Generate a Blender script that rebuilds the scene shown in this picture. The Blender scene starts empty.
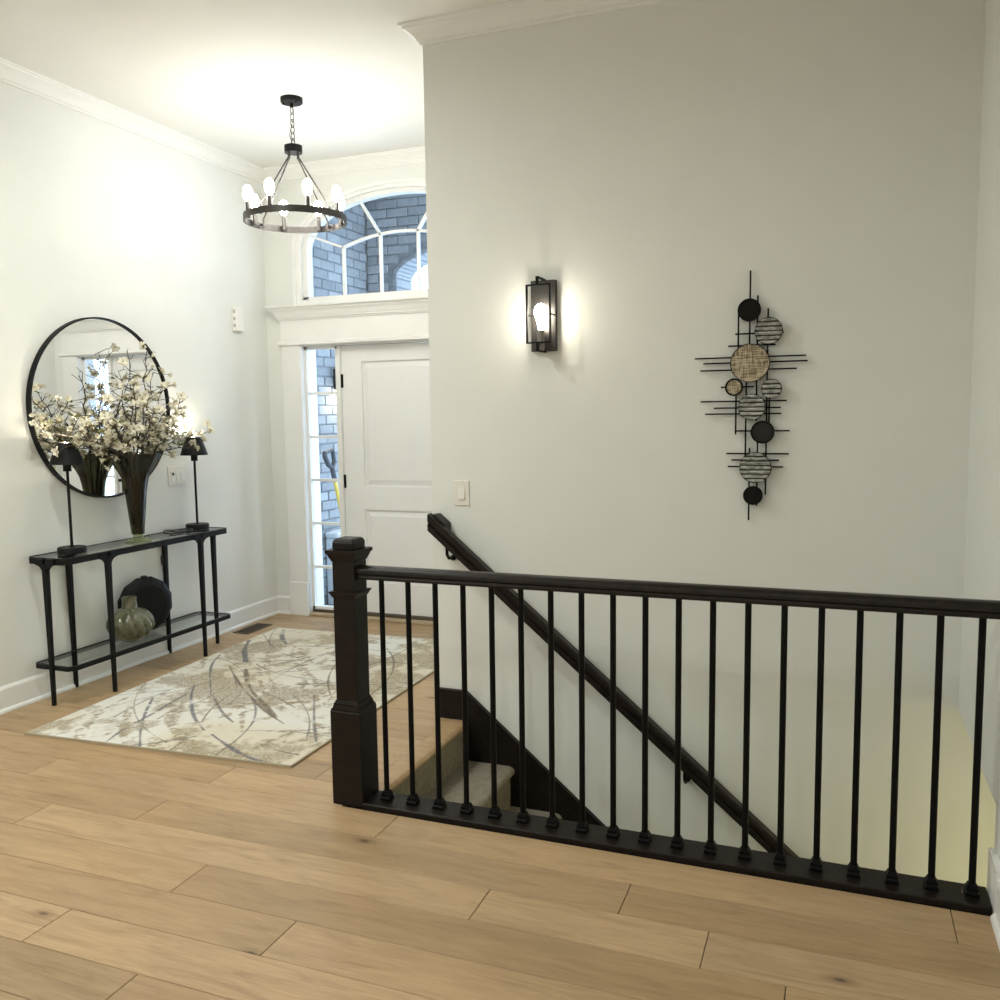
import bpy, bmesh, math, random
from mathutils import Vector, Matrix

scene = bpy.context.scene
COL = scene.collection

# ------------------------------------------------------------------ camera
YAW, PITCH, ROLL, FPX = -0.367803558, 0.0976579880, 0.0132972285, 878.037
cam_d = bpy.data.cameras.new('camera')
cam = bpy.data.objects.new('camera', cam_d)
COL.objects.link(cam)
_f = Vector((math.sin(YAW) * math.cos(PITCH), math.cos(YAW) * math.cos(PITCH), -math.sin(PITCH)))
_r0 = Vector((math.cos(YAW), -math.sin(YAW), 0))
_d0 = _f.cross(_r0)
_r = math.cos(ROLL) * _r0 + math.sin(ROLL) * _d0
_d = -math.sin(ROLL) * _r0 + math.cos(ROLL) * _d0
cam.matrix_world = Matrix(((_r.x, -_d.x, -_f.x, 0), (_r.y, -_d.y, -_f.y, 0), (_r.z, -_d.z, -_f.z, 1.5), (0, 0, 0, 1)))
cam_d.sensor_fit = 'HORIZONTAL'
cam_d.sensor_width = 36.0
cam_d.lens = 36.0 * FPX / 1000.0
cam_d.clip_start = 0.02
cam_d.clip_end = 200
scene.camera = cam

# ------------------------------------------------------------------ world, exposure, added fill lights, basement lights
scene.view_settings.view_transform = 'Standard'
scene.view_settings.look = 'None'
scene.view_settings.gamma = 1.0
scene.view_settings.use_curve_mapping = False
scene.view_settings.exposure = 0.0
W = bpy.data.worlds.new('overcast_sky')
scene.world = W
W.use_nodes = True
W.node_tree.nodes['Background'].inputs['Color'].default_value = (0.62, 0.80, 1.0, 1)
W.node_tree.nodes['Background'].inputs['Strength'].default_value = 5.5

CEIL = 3.29
FILL_LIGHTS = [(-3.2, 1.3), (-3.2, -0.5), (-2.7, 2.5), (-2.1, -1.5), (-0.4, -1.0)]  # added ceiling lights out of view, put in to brighten the room
FILL_W = 25.5
CHAND_L = 94.0
SCONCE_L = 62.0
LAMP_L = 230.0
BASE_W = 22.0
WARM = (1.0, 0.83, 0.62)


def disc_light(x, y, z, power, color, radius=0.07):
    ld = bpy.data.lights.new('disc_area_light', 'AREA')
    ld.shape = 'DISK'
    ld.size = radius * 2
    ld.energy = power
    ld.color = color
    ld.spread = math.radians(170)
    lo = bpy.data.objects.new('disc_area_light', ld)
    COL.objects.link(lo)
    lo.location = (x, y, z - 0.012)
    return lo


for _x, _y in FILL_LIGHTS:
    disc_light(_x, _y, CEIL, FILL_W, (0.975, 1.0, 0.94))
for _x, _y in ((2.2, 3.3), (3.1, 3.4)):
    disc_light(_x, _y, 0.283, BASE_W, (1.0, 0.86, 0.40))

# ------------------------------------------------------------------ helpers
XL, YD, YG, XR = -4.0, 5.586, 3.868, 0.478      # left wall, door wall, stair wall, right wall
XB = -1.845                                      # left end of the stair wall (foyer side)


def tag(o, label=None, cat=None, group=None, kind=None):
    if label: o['label'] = label
    if cat: o['category'] = cat
    if group: o['group'] = group
    if kind: o['kind'] = kind
    return o


def thing(name, loc, label, cat, group=None, kind=None):
    o = bpy.data.objects.new(name, None)
    COL.objects.link(o)
    o.location = loc
    o.empty_display_size = 0.05
    return tag(o, label, cat, group, kind)


def root_of(o):
    while o.parent: o = o.parent
    return o


class MB:
    """collects vertices and faces in world coordinates"""
    def __init__(s):
        s.v, s.f, s.m = [], [], []

    def add(s, vs, fs, mi=0):
        n = len(s.v)
        s.v += [tuple(p) for p in vs]
        s.f += [tuple(i + n for i in f) for f in fs]
        s.m += [mi] * len(fs)
        return s

    def box(s, x0, y0, z0, x1, y1, z1, mi=0):
        vs = [(x, y, z) for z in (z0, z1) for y in (y0, y1) for x in (x0, x1)]
        return s.add(vs, [(0, 2, 3, 1), (4, 5, 7, 6), (0, 1, 5, 4), (2, 6, 7, 3), (0, 4, 6, 2), (1, 3, 7, 5)], mi)

    def frustum(s, cx, cy, z0, w0, z1, w1, d0=None, d1=None, mi=0):
        d0 = w0 if d0 is None else d0
        d1 = w1 if d1 is None else d1
        vs = [(cx + sx * w0 / 2, cy + sy * d0 / 2, z0) for sx, sy in ((-1, -1), (1, -1), (1, 1), (-1, 1))]
        vs += [(cx + sx * w1 / 2, cy + sy * d1 / 2, z1) for sx, sy in ((-1, -1), (1, -1), (1, 1), (-1, 1))]
        return s.add(vs, [(3, 2, 1, 0), (4, 5, 6, 7), (0, 1, 5, 4), (1, 2, 6, 5), (2, 3, 7, 6), (3, 0, 4, 7)], mi)

    def prism(s, poly, axis, a0, a1, mi=0):
        """poly: 2D outline, extruded along axis ('x': (y,z), 'y': (x,z), 'z': (x,y))"""
        def mk(p, a):
            return {'x': (a, p[0], p[1]), 'y': (p[0], a, p[1]), 'z': (p[0], p[1], a)}[axis]
        n = len(poly)
        vs = [mk(p, a0) for p in poly] + [mk(p, a1) for p in poly]
        fs = [tuple(range(n - 1, -1, -1)), tuple(range(n, 2 * n))]
        fs += [(i, (i + 1) % n, n + (i + 1) % n, n + i) for i in range(n)]
        return s.add(vs, fs, mi)

    def cyl(s, p0, p1, r0, r1=None, n=12, mi=0, caps=True):
        r1 = r0 if r1 is None else r1
        p0, p1 = Vector(p0), Vector(p1)
        a = (p1 - p0).normalized()
        u = a.orthogonal().normalized()
        w = a.cross(u)
        vs = []
        for p, r in ((p0, r0), (p1, r1)):
            for i in range(n):
                t = 2 * math.pi * i / n
                vs.append(p + r * (math.cos(t) * u + math.sin(t) * w))
        fs = [(i, (i + 1) % n, n + (i + 1) % n, n + i) for i in range(n)]
        if caps:
            fs += [tuple(range(n - 1, -1, -1)), tuple(range(n, 2 * n))]
        return s.add(vs, fs, mi)

    def bar(s, p0, p1, w, h, up=(0, 0, 1), mi=0):
        p0, p1 = Vector(p0), Vector(p1)
        a = (p1 - p0).normalized()
        u = a.cross(Vector(up)).normalized()
        v = u.cross(a)
        c = [(-1, -1), (1, -1), (1, 1), (-1, 1)]
        vs = [p + u * (i * w / 2) + v * (j * h / 2) for p in (p0, p1) for i, j in c]
        return s.add(vs, [(3, 2, 1, 0), (4, 5, 6, 7), (0, 1, 5, 4), (1, 2, 6, 5), (2, 3, 7, 6), (3, 0, 4, 7)], mi)

    def lathe(s, prof, cx, cy, n=32, closed=False, mi=0, fn=None):
        vs = []
        for k, (r, z) in enumerate(prof):
            for i in range(n):
                t = 2 * math.pi * i / n
                rr = r if fn is None else fn(r, z, t)
                vs.append((cx + rr * math.cos(t), cy + rr * math.sin(t), z))
        fs = []
        m = len(prof)
        for k in range(m - 1 if not closed else m):
            k2 = (k + 1) % m
            for i in range(n):
                j = (i + 1) % n
                fs.append((k * n + i, k * n + j, k2 * n + j, k2 * n + i))
        if not closed:
            if prof[0][0] > 1e-5: fs.append(tuple(range(n - 1, -1, -1)))
            if prof[-1][0] > 1e-5: fs.append(tuple(range((m - 1) * n, m * n)))
        return s.add(vs, fs, mi)

    def tube(s, pts, r, n=6, mi=0, closed=False):
        P = [Vector(p) for p in pts]
        m = len(P)
        rs = r if isinstance(r, (list, tuple)) else [r] * m
        vs = []
        u = None
        for k in range(m):
            if closed: a = P[(k + 1) % m] - P[k - 1]
            else: a = P[min(k + 1, m - 1)] - P[max(k - 1, 0)]
            if a.length < 1e-9: a = Vector((0, 0, 1))
            a.normalize()
            if u is None: u = a.orthogonal().normalized()
            u = (u - a * u.dot(a))
            if u.length < 1e-6: u = a.orthogonal()
            u.normalize()
            w = a.cross(u)
            for i in range(n):
                t = 2 * math.pi * i / n
                vs.append(P[k] + rs[k] * (math.cos(t) * u + math.sin(t) * w))
        fs = []
        for k in range(m if closed else m - 1):
            k2 = (k + 1) % m
            for i in range(n):
                j = (i + 1) % n
                fs.append((k * n + i, k * n + j, k2 * n + j, k2 * n + i))
        if not closed:
            fs += [tuple(range(n - 1, -1, -1)), tuple(range((m - 1) * n, m * n))]
        return s.add(vs, fs, mi)

    def sweep(s, prof, path, mi=0):
        """prof: (offset to the left-hand normal of the path, z offset); path: list of (x,y,z), horizontal, mitred; open"""
        P = [Vector(p) for p in path]
        m, n = len(P), len(prof)
        vs = []
        for k in range(m):
            d0 = (P[k] - P[k - 1]).normalized() if k > 0 else None
            d1 = (P[k + 1] - P[k]).normalized() if k < m - 1 else None
            n0 = Vector((-d0.y, d0.x, 0)) if d0 else None
            n1 = Vector((-d1.y, d1.x, 0)) if d1 else None
            if n0 is None: nn = n1
            elif n1 is None: nn = n0
            else:
                nn = (n0 + n1)
                nn = nn / max(nn.dot(n0), 1e-6)
            for a, z in prof:
                vs.append(P[k] + nn * a + Vector((0, 0, z)))
        fs = []
        for k in range(m - 1):
            for i in range(n):
                j = (i + 1) % n
                fs.append((k * n + i, k * n + j, (k + 1) * n + j, (k + 1) * n + i))
        fs += [tuple(range(n - 1, -1, -1)), tuple(range((m - 1) * n, m * n))]
        return s.add(vs, fs, mi)

    def build(s, name, mat, parent=None, bevel=0, smooth=False, seg=1, loc=None):
        org = Vector((0, 0, 0))
        if parent is not None:
            q = parent
            while q is not None:
                org += Vector(q.location)
                q = q.parent
        if loc is not None:
            off = Vector(loc)
        else:
            off = org
        me = bpy.data.meshes.new(name)
        me.from_pydata([tuple(Vector(p) - off) for p in s.v], [], s.f)
        mats = mat if isinstance(mat, (list, tuple)) else [mat]
        for mm in mats: me.materials.append(mm)
        if len(mats) > 1:
            for p, i in zip(me.polygons, s.m): p.material_index = i
        bm = bmesh.new()
        bm.from_mesh(me)
        bmesh.ops.recalc_face_normals(bm, faces=bm.faces)
        if bevel > 0:
            es = [e for e in bm.edges if len(e.link_faces) == 2 and e.calc_face_angle(0) > 0.6]
            bmesh.ops.bevel(bm, geom=es, offset=bevel, segments=seg, profile=0.6, affect='EDGES', clamp_overlap=True)
        bm.to_mesh(me)
        bm.free()
        if smooth:
            me.polygons.foreach_set('use_smooth', [True] * len(me.polygons))
            me.set_sharp_from_angle(angle=math.radians(40))
        o = bpy.data.objects.new(name, me)
        COL.objects.link(o)
        if parent is not None: o.parent = parent
        if loc is not None: o.location = Vector(loc) - org
        return o


def struct(o, label, cat):
    return tag(o, label, cat, kind='structure')


def copy_tree(o, parent=None):
    c = o.copy()
    COL.objects.link(c)
    c.parent = parent
    for ch in list(o.children):
        copy_tree(ch, c)
    return c


# ------------------------------------------------------------------ materials
class NT:
    def __init__(s, name):
        s.mat = bpy.data.materials.new(name)
        s.mat.use_nodes = True
        s.t = s.mat.node_tree
        s.b = s.t.nodes['Principled BSDF']
        s.out = s.t.nodes['Material Output']

    def n(s, typ, **kw):
        nd = s.t.nodes.new(typ)
        for k, v in kw.items():
            if k.startswith('_'): setattr(nd, k[1:], v)
            else: nd.inputs[k.replace('__', ' ')].default_value = v
        return nd

    def l(s, a, b):
        s.t.links.new(a, b)
        return s

    def ramp(s, fac, stops):
        r = s.n('ShaderNodeValToRGB')
        e = r.color_ramp.elements
        while len(e) < len(stops): e.new(0.5)
        for el, (p, c) in zip(e, stops):
            el.position = p
            el.color = (*c, 1) if len(c) == 3 else c
        s.l(fac, r.inputs['Fac'])
        return r.outputs['Color']

    def coords(s, scale=(1, 1, 1), rand=False):
        tc = s.n('ShaderNodeTexCoord')
        mp = s.n('ShaderNodeMapping')
        mp.inputs['Scale'].default_value = scale
        s.l(tc.outputs['Object'], mp.inputs['Vector'])
        if rand:
            oi = s.n('ShaderNodeObjectInfo')
            mu = s.n('ShaderNodeMath', _operation='MULTIPLY')
            mu.inputs[1].default_value = 57.0
            s.l(oi.outputs['Random'], mu.inputs[0])
            cb = s.n('ShaderNodeCombineXYZ')
            for k in range(3): s.l(mu.outputs[0], cb.inputs[k])
            s.l(cb.outputs[0], mp.inputs['Location'])
        return mp.outputs['Vector']

    def noise(s, vec, scale, detail=3, rough=0.5, dist=0.0):
        nd = s.n('ShaderNodeTexNoise', Scale=scale, Detail=detail, Roughness=rough, Distortion=dist)
        s.l(vec, nd.inputs['Vector'])
        return nd.outputs['Fac']

    def bump(s, h, strength, dist=0.01):
        b = s.n('ShaderNodeBump', Strength=strength, Distance=dist)
        s.l(h, b.inputs['Height'])
        s.l(b.outputs['Normal'], s.b.inputs['Normal'])

    def mixc(s, fac, a, b, mode='MIX'):
        m = s.n('ShaderNodeMix', _data_type='RGBA', _blend_type=mode)
        for sock, v in ((m.inputs[0], fac), (m.inputs[6], a), (m.inputs[7], b)):
            if isinstance(v, (int, float)): sock.default_value = v
            elif isinstance(v, tuple): sock.default_value = (*v, 1)
            else: s.l(v, sock)
        return m.outputs[2]

    def base(s, c): s.l(c, s.b.inputs['Base Color'])


def simple(name, col, rough=0.5, metal=0.0, var=0.06, scale=18.0, bump=0.0, spec=0.5, coat=0.0, rand=True):
    m = NT(name)
    v = m.coords(rand=rand)
    f = m.noise(v, scale, 4)
    lo = tuple(c * (1 - var) for c in col)
    hi = tuple(min(1, c * (1 + var)) for c in col)
    m.base(m.ramp(f, [(0.3, lo), (0.7, hi)]))
    m.b.inputs['Roughness'].default_value = rough
    m.b.inputs['Metallic'].default_value = metal
    m.b.inputs['Specular IOR Level'].default_value = spec
    m.b.inputs['Coat Weight'].default_value = coat
    if bump: m.bump(f, bump, 0.004)
    return m.mat


def emissive(name, col, strength):
    m = NT(name)
    m.b.inputs['Base Color'].default_value = (*col, 1)
    m.b.inputs['Emission Color'].default_value = (*col, 1)
    m.b.inputs['Emission Strength'].default_value = strength
    return m.mat


def glassy(name, tint, fres=1.45, rough=0.02, body=None, bodyfac=0.0):
    """thin glass: tinted see-through plus mirror reflection by angle"""
    m = NT(name)
    tr = m.n('ShaderNodeBsdfTransparent')
    tr.inputs['Color'].default_value = (*tint, 1)
    gl = m.n('ShaderNodeBsdfGlossy', Roughness=rough)
    lw = m.n('ShaderNodeLayerWeight', Blend=0.5)
    pw_ = m.n('ShaderNodeMath', _operation='POWER')
    m.l(lw.outputs['Facing'], pw_.inputs[0])
    pw_.inputs[1].default_value = 4.5
    f0 = ((fres - 1) / (fres + 1)) ** 2
    fr = m.n('ShaderNodeMath', _operation='MULTIPLY_ADD')
    m.l(pw_.outputs[0], fr.inputs[0])
    fr.inputs[1].default_value = 0.9 - f0
    fr.inputs[2].default_value = f0
    mx = m.n('ShaderNodeMixShader')
    m.l(fr.outputs[0], mx.inputs[0]); m.l(tr.outputs[0], mx.inputs[1]); m.l(gl.outputs[0], mx.inputs[2])
    outp = mx.outputs[0]
    if body:
        v = m.coords(rand=True)
        f = m.noise(v, 9.0, 3)
        df = m.n('ShaderNodeBsdfDiffuse')
        m.l(m.ramp(f, [(0.3, tuple(c * .7 for c in body)), (0.7, body)]), df.inputs['Color'])
        m2 = m.n('ShaderNodeMixShader')
        m2.inputs[0].default_value = bodyfac
        m.l(outp, m2.inputs[1]); m.l(df.outputs[0], m2.inputs[2])
        outp = m2.outputs[0]
    m.l(outp, m.out.inputs['Surface'])
    return m.mat


def wood_floor():
    m = NT('oak_plank')
    v = m.coords((1.0, 7.0, 1.0), rand=True)
    g1 = m.noise(v, 3.2, 6, 0.62, 0.9)
    vf = m.coords((2.0, 60.0, 1.0), rand=True)
    g2 = m.noise(vf, 4.0, 4, 0.6)
    vb = m.coords((1.0, 1.0, 1.0), rand=True)
    g3 = m.noise(vb, 1.3, 2)
    oi = m.n('ShaderNodeObjectInfo')
    plank = m.ramp(oi.outputs['Random'], [(0.0, (0.388, 0.262, 0.143)), (0.35, (0.456, 0.314, 0.176)), (0.65, (0.505, 0.352, 0.203)), (1.0, (0.430, 0.294, 0.161))])
    grain = m.ramp(g1, [(0.26, (0.62, 0.58, 0.53)), (0.42, (0.90, 0.88, 0.86)), (0.55, (1.02, 1.02, 1.02)), (0.75, (1.12, 1.11, 1.08))])
    c = m.mixc(0.8, plank, grain, 'MULTIPLY')
    fine = m.ramp(g2, [(0.3, (0.74, 0.72, 0.69)), (0.62, (1.06, 1.06, 1.05))])
    c = m.mixc(0.6, c, fine, 'MULTIPLY')
    c = m.mixc(0.6, c, m.ramp(g3, [(0.3, (0.80, 0.83, 0.86)), (0.7, (1.05, 1.02, 0.98))]), 'MULTIPLY')
    # knots
    vo = m.n('ShaderNodeTexVoronoi', Scale=1.0, _voronoi_dimensions='2D')
    vk = m.coords((0.9, 2.0, 1.0), rand=True)
    m.l(vk, vo.inputs['Vector'])
    kn = m.ramp(vo.outputs['Distance'], [(0.008, (0.16, 0.14, 0.13)), (0.018, (0.62, 0.58, 0.54)), (0.055, (1, 1, 1))])
    c = m.mixc(0.85, c, kn, 'MULTIPLY')
    m.base(c)
    m.b.inputs['Roughness'].default_value = 0.42
    m.b.inputs['Specular IOR Level'].default_value = 0.45
    m.bump(g2, 0.08, 0.002)
    return m.mat


def carpet():
    m = NT('beige_carpet')
    v = m.coords()
    f = m.noise(v, 110.0, 3, 0.7)
    g = m.noise(v, 24.0, 5, 0.7)
    c = m.mixc(0.5, m.ramp(f, [(0.3, (0.13, 0.115, 0.088)), (0.7, (0.42, 0.38, 0.305))]), m.ramp(g, [(0.3, (0.18, 0.16, 0.125)), (0.7, (0.40, 0.36, 0.295))]))
    m.base(c)
    m.b.inputs['Roughness'].default_value = 0.95
    m.b.inputs['Specular IOR Level'].default_value = 0.1
    m.bump(f, 0.9, 0.006)
    return m.mat


def dark_wood(name, a, b, rough=0.42):
    m = NT(name)
    v = m.coords((1, 1, 1))
    f = m.noise(v, 26.0, 5, 0.6, 0.4)
    m.base(m.ramp(f, [(0.3, a), (0.7, b)]))
    m.b.inputs['Roughness'].default_value = rough
    m.b.inputs['Specular IOR Level'].default_value = 0.18
    return m.mat


def brick_mat():
    m = NT('grey_painted_brick')
    oi = m.n('ShaderNodeObjectInfo')
    v = m.coords(rand=True)
    f = m.noise(v, 22.0, 4, 0.65)
    a = m.ramp(oi.outputs['Random'], [(0.0, (0.26, 0.275, 0.29)), (1.0, (0.40, 0.415, 0.43))])
    m.base(m.mixc(0.55, a, m.ramp(f, [(0.3, (0.70, 0.70, 0.70)), (0.7, (1.05, 1.05, 1.05))]), 'MULTIPLY'))
    m.b.inputs['Roughness'].default_value = 0.9
    m.bump(f, 0.6, 0.006)
    return m.mat


M = {}
M['wall'] = simple('white_wall_paint', (0.775, 0.785, 0.755), 0.85, var=0.012, scale=5, spec=0.2, rand=False)
M['ceiling'] = simple('ceiling_paint', (0.80, 0.795, 0.76), 0.9, var=0.012, scale=4, spec=0.15, rand=False)
M['trim'] = simple('white_trim_paint', (0.83, 0.83, 0.81), 0.42, var=0.012, scale=8, spec=0.4, rand=False)
M['door'] = simple('white_door_paint', (0.83, 0.83, 0.82), 0.45, var=0.012, scale=6, spec=0.4, rand=False)
M['oak'] = wood_floor()
M['gap'] = simple('dark_joint', (0.13, 0.085, 0.05), 0.8, rand=False)
M['carpet'] = carpet()
M['espresso'] = dark_wood('espresso_wood', (0.008, 0.006, 0.005), (0.015, 0.011, 0.009))
M['espresso_rail'] = dark_wood('espresso_rail_wood', (0.009, 0.007, 0.006), (0.020, 0.0145, 0.012), 0.36)
M['iron'] = simple('black_iron', (0.004, 0.004, 0.0042), 0.45, 0.0, spec=0.12)
M['blackmetal'] = simple('matte_black_metal', (0.005, 0.0052, 0.0057), 0.5, 0.0, spec=0.2)
M['bronze'] = simple('dark_bronze', (0.055, 0.05, 0.047), 0.42, 0.55)
M['steel_inner'] = simple('brushed_bronze', (0.22, 0.20, 0.18), 0.35, 0.8)
M['mirror'] = simple('mirror_silver', (0.92, 0.93, 0.93), 0.004, 1.0, var=0.004)
M['pane'] = glassy('window_glass', (0.96, 0.98, 1.0), 1.3)
M['tableglass'] = glassy('table_glass', (0.90, 0.93, 0.92), 1.6, 0.03)
M['smoke'] = glassy('smoky_glass', (0.46, 0.44, 0.32), 1.5, 0.03, (0.03, 0.028, 0.016), 0.18)
M['greenfoot'] = glassy('green_glass', (0.80, 0.86, 0.68), 1.5, 0.03, (0.40, 0.45, 0.26), 0.18)
M['brick'] = brick_mat()
M['mortar'] = simple('grey_mortar', (0.22, 0.23, 0.24), 0.95, var=0.2, scale=40, rand=False)
M['white_plastic'] = simple('white_plastic', (0.84, 0.83, 0.80), 0.35, var=0.01)
M['ivory_plate'] = simple('ivory_plate', (0.78, 0.76, 0.70), 0.4, var=0.01)
M['slot'] = simple('grey_slot', (0.35, 0.33, 0.32), 0.6)
M['black_plastic'] = simple('black_plastic', (0.012, 0.012, 0.013), 0.4)
M['twig'] = simple('dark_twig', (0.038, 0.029, 0.022), 0.8, var=0.3, scale=60)
M['petal'] = simple('cream_petal', (0.80, 0.76, 0.62), 0.6, var=0.14, scale=40)
M['sepal'] = simple('olive_sepal', (0.20, 0.165, 0.06), 0.7, var=0.3, scale=50)
M['leaf'] = simple('olive_leaf', (0.13, 0.13, 0.045), 0.6, var=0.3, scale=50)
M['bulb'] = emissive('lit_bulb', (1.0, 0.965, 0.88), CHAND_L)
M['sconce_bulb'] = emissive('lit_sconce_bulb', (1.0, 0.92, 0.75), SCONCE_L)
M['lamp_bulb'] = emissive('lit_lamp_bulb', (1.0, 0.88, 0.66), LAMP_L)
M['concrete'] = simple('porch_concrete', (0.42, 0.43, 0.44), 0.9, var=0.15, scale=9, rand=False)
M['snow'] = simple('pale_snowy_ground', (0.78, 0.82, 0.86), 0.9, var=0.06, scale=2, rand=False)
M['yellow'] = simple('yellow_shaft', (0.75, 0.56, 0.10), 0.4)
M['greygrip'] = simple('dark_grey_grip', (0.05, 0.055, 0.065), 0.5)
M['bin'] = simple('pale_grey_box', (0.62, 0.66, 0.70), 0.6)

# ================================================================== SETTING
YB = -3.2
T = 0.12
# ---- walls
struct(MB().box(XL - T, YB, 0, XL, YD + 0.15, CEIL).build('wall_left', M['wall']), 'tall white wall with the round mirror and console table', 'wall')
b = MB()
CX = -2.905                                    # middle of the entrance
AO, BO, Z0 = 0.775, 0.352, 2.72                # arch opening in the wall
b.box(XL, YD, 0, CX - 0.80, YD + 0.15, CEIL)
b.box(CX + 0.80, YD, 0, XB, YD + 0.15, CEIL)
b.box(CX - 0.80, YD, 2.03, CX + 0.80, YD + 0.15, 2.34)
b.box(CX - 0.80, YD, 2.34, CX - AO, YD + 0.15, CEIL)
b.box(CX + AO, YD, 2.34, CX + 0.80, YD + 0.15, CEIL)
pts = [(CX - AO * math.cos(math.pi * i / 24), Z0 + BO * math.sin(math.pi * i / 24)) for i in range(25)]
for i in range(24):
    (xa, za), (xb_, zb) = pts[i], pts[i + 1]
    b.prism([(xa, za), (xb_, zb), (xb_, CEIL), (xa, CEIL)], 'y', YD, YD + 0.15)
struct(b.build('wall_entrance', M['wall']), 'white entrance wall around the front door and arched window', 'wall')
b = MB()
b.box(XB, YG, -2.8, XR, YG + T, CEIL)
b.box(XR, YG, -2.8, 3.6, YG + T, 0.285)
struct(b.build('wall_stair', M['wall']), 'large plain white wall behind the stair railing', 'wall')
struct(MB().box(XB, YG + T, -0.02, XB + T, YD + 0.15, CEIL).build('wall_foyer_right', M['wall']), 'white foyer side wall running back from the stair wall corner', 'wall')
b = MB()
b.box(XR, YB, 0, XR + T, 2.955, CEIL)
b.box(XR, 2.955, 0.285, XR + T, YG, CEIL)
struct(b.build('wall_right', M['wall']), 'white wall at the right end of the stair railing', 'wall')
struct(MB().box(XL - T, YB - T, 0, XR + T, YB, CEIL).build('wall_back', M['wall']), 'white wall at the near end of the room', 'wall')
struct(MB().box(XL - T, YB - T, CEIL, XR + T, YD + 0.15, CEIL + 0.1).build('ceiling', M['ceiling']), 'smooth white ceiling over the foyer', 'ceiling')
# basement stairwell
struct(MB().box(-1.66, 2.83, -2.8, 3.6, 2.95, -0.03).build('wall_stairwell_front', M['wall']), 'stairwell wall under the railing going down to the basement', 'wall')
struct(MB().box(3.6, 2.83, -2.8, 3.72, YG + T, 0.285).build('wall_stairwell_end', M['wall']), 'wall at the foot of the basement stairs', 'wall')
struct(MB().box(XR + T, 2.83, 0.285, 3.72, YG + T, 0.385).build('ceiling_stairwell', M['ceiling']), 'low ceiling over the lower flight of stairs', 'ceiling')
struct(MB().box(XR + T, 2.83, -0.03, 3.6, 2.95, 0.285).build('wall_stairwell_upper', M['wall']), 'upper strip of the stairwell wall past the right wall', 'wall')
struct(MB().box(-1.9, 2.83, -2.9, 3.72, YG + T, -2.8).build('floor_basement', M['carpet']), 'carpeted basement floor at the foot of the stairs', 'floor')
struct(MB().box(-1.9, 2.95, -2.8, -1.78, YG, -0.32).build('wall_stairwell_back', M['wall']), 'stairwell wall beneath the landing', 'wall')

# ---- floor with planks
b = MB()
b.box(XL, YB, -0.3, XR, 2.95, -0.018)
b.box(XL, 2.95, -0.3, -1.70, YG, -0.018)
b.box(XL, YG, -0.3, XB, YD + 0.15, -0.018)
floor = struct(b.build('floor', M['gap']), 'light oak plank floor of wide boards', 'floor')
PW = 0.18
JOINTS = {2: [-3.35, -2.0], 1: [-2.392], 0: [-3.2, -1.513, 0.347], -1: [-2.44, -0.585], -2: [-2.847, -0.997, -0.317],
          -3: [-3.6, -1.953, -0.095], -4: [-3.15, -1.478, 0.15], -5: [-2.172, -0.55]}
rng = random.Random(4)
G = 0.0012
for k in range(-15, 17):
    y0, y1 = 2.64 + PW * k, 2.64 + PW * (k + 1)
    if k == 16: y1 = YD - 0.005
    xr = XR - 0.004
    if y0 >= 2.81: xr = -1.76
    if y0 >= YG - 0.1: xr = XB - 0.003
    js = JOINTS.get(k)
    if js is None:
        js = []
        x = XL + rng.uniform(0.3, 1.9)
        while x < xr - 0.35:
            js.append(x)
            x += rng.uniform(1.2, 2.2)
    xs = [XL + 0.004] + [j for j in js if j < xr - 0.1] + [xr]
    for a, c in zip(xs[:-1], xs[1:]):
        p = MB().box(a + G, y0 + G, -0.018, c - G, y1 - G, 0.0).build('plank', M['oak'], floor, bevel=0.0012, loc=((a + c) / 2, (y0 + y1) / 2, 0))
b = MB()
ns = [(-1.76, -0.034), (-1.76, 0.0), (-1.682, 0.0), (-1.672, -0.004), (-1.665, -0.016), (-1.668, -0.028), (-1.678, -0.034)]
b.prism(ns, 'y', 2.95, 3.847)
b.build('nosing', M['oak'], floor, smooth=True)
# ---- floor behind the camera keeps the same boards as one sheet
struct(MB().box(XL + 0.004, YB, -0.018, XR - 0.004, 2.64 + PW * -15, 0.0).build('floor_near', M['oak']), 'oak floor continuing behind the viewpoint', 'floor')

# ---- stairs
stairs = thing('staircase', (-1.68, 3.4, -0.2), 'carpeted stairs going down between the railing and the white wall', 'stairs', kind='structure')
b = MB()
b.box(-1.70, 2.952, -0.2, -1.682, 3.846, -0.036)
b.build('riser', M['carpet'], stairs)
for i in range(1, 14):
    z = -0.2 * i
    xb_ = -1.682 + 0.237 * (i - 1)
    xn = xb_ + 0.237 + 0.022
    pr = [(xb_ - 0.02, z - 0.24), (xb_ - 0.02, z), (xn - 0.03, z), (xn - 0.014, z - 0.004), (xn - 0.004, z - 0.012), (xn, z - 0.024), (xn - 0.004, z - 0.036),
          (xn - 0.013, z - 0.045), (xn - 0.024, z - 0.048), (xn - 0.026, z - 0.24)]
    if z - 0.24 < -2.8: pr = [(x, max(q, -2.8)) for x, q in pr]
    b = MB()
    b.prism(pr, 'y', 2.952, 3.846)
    o = b.build('step', M['carpet'], stairs, smooth=True)
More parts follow.
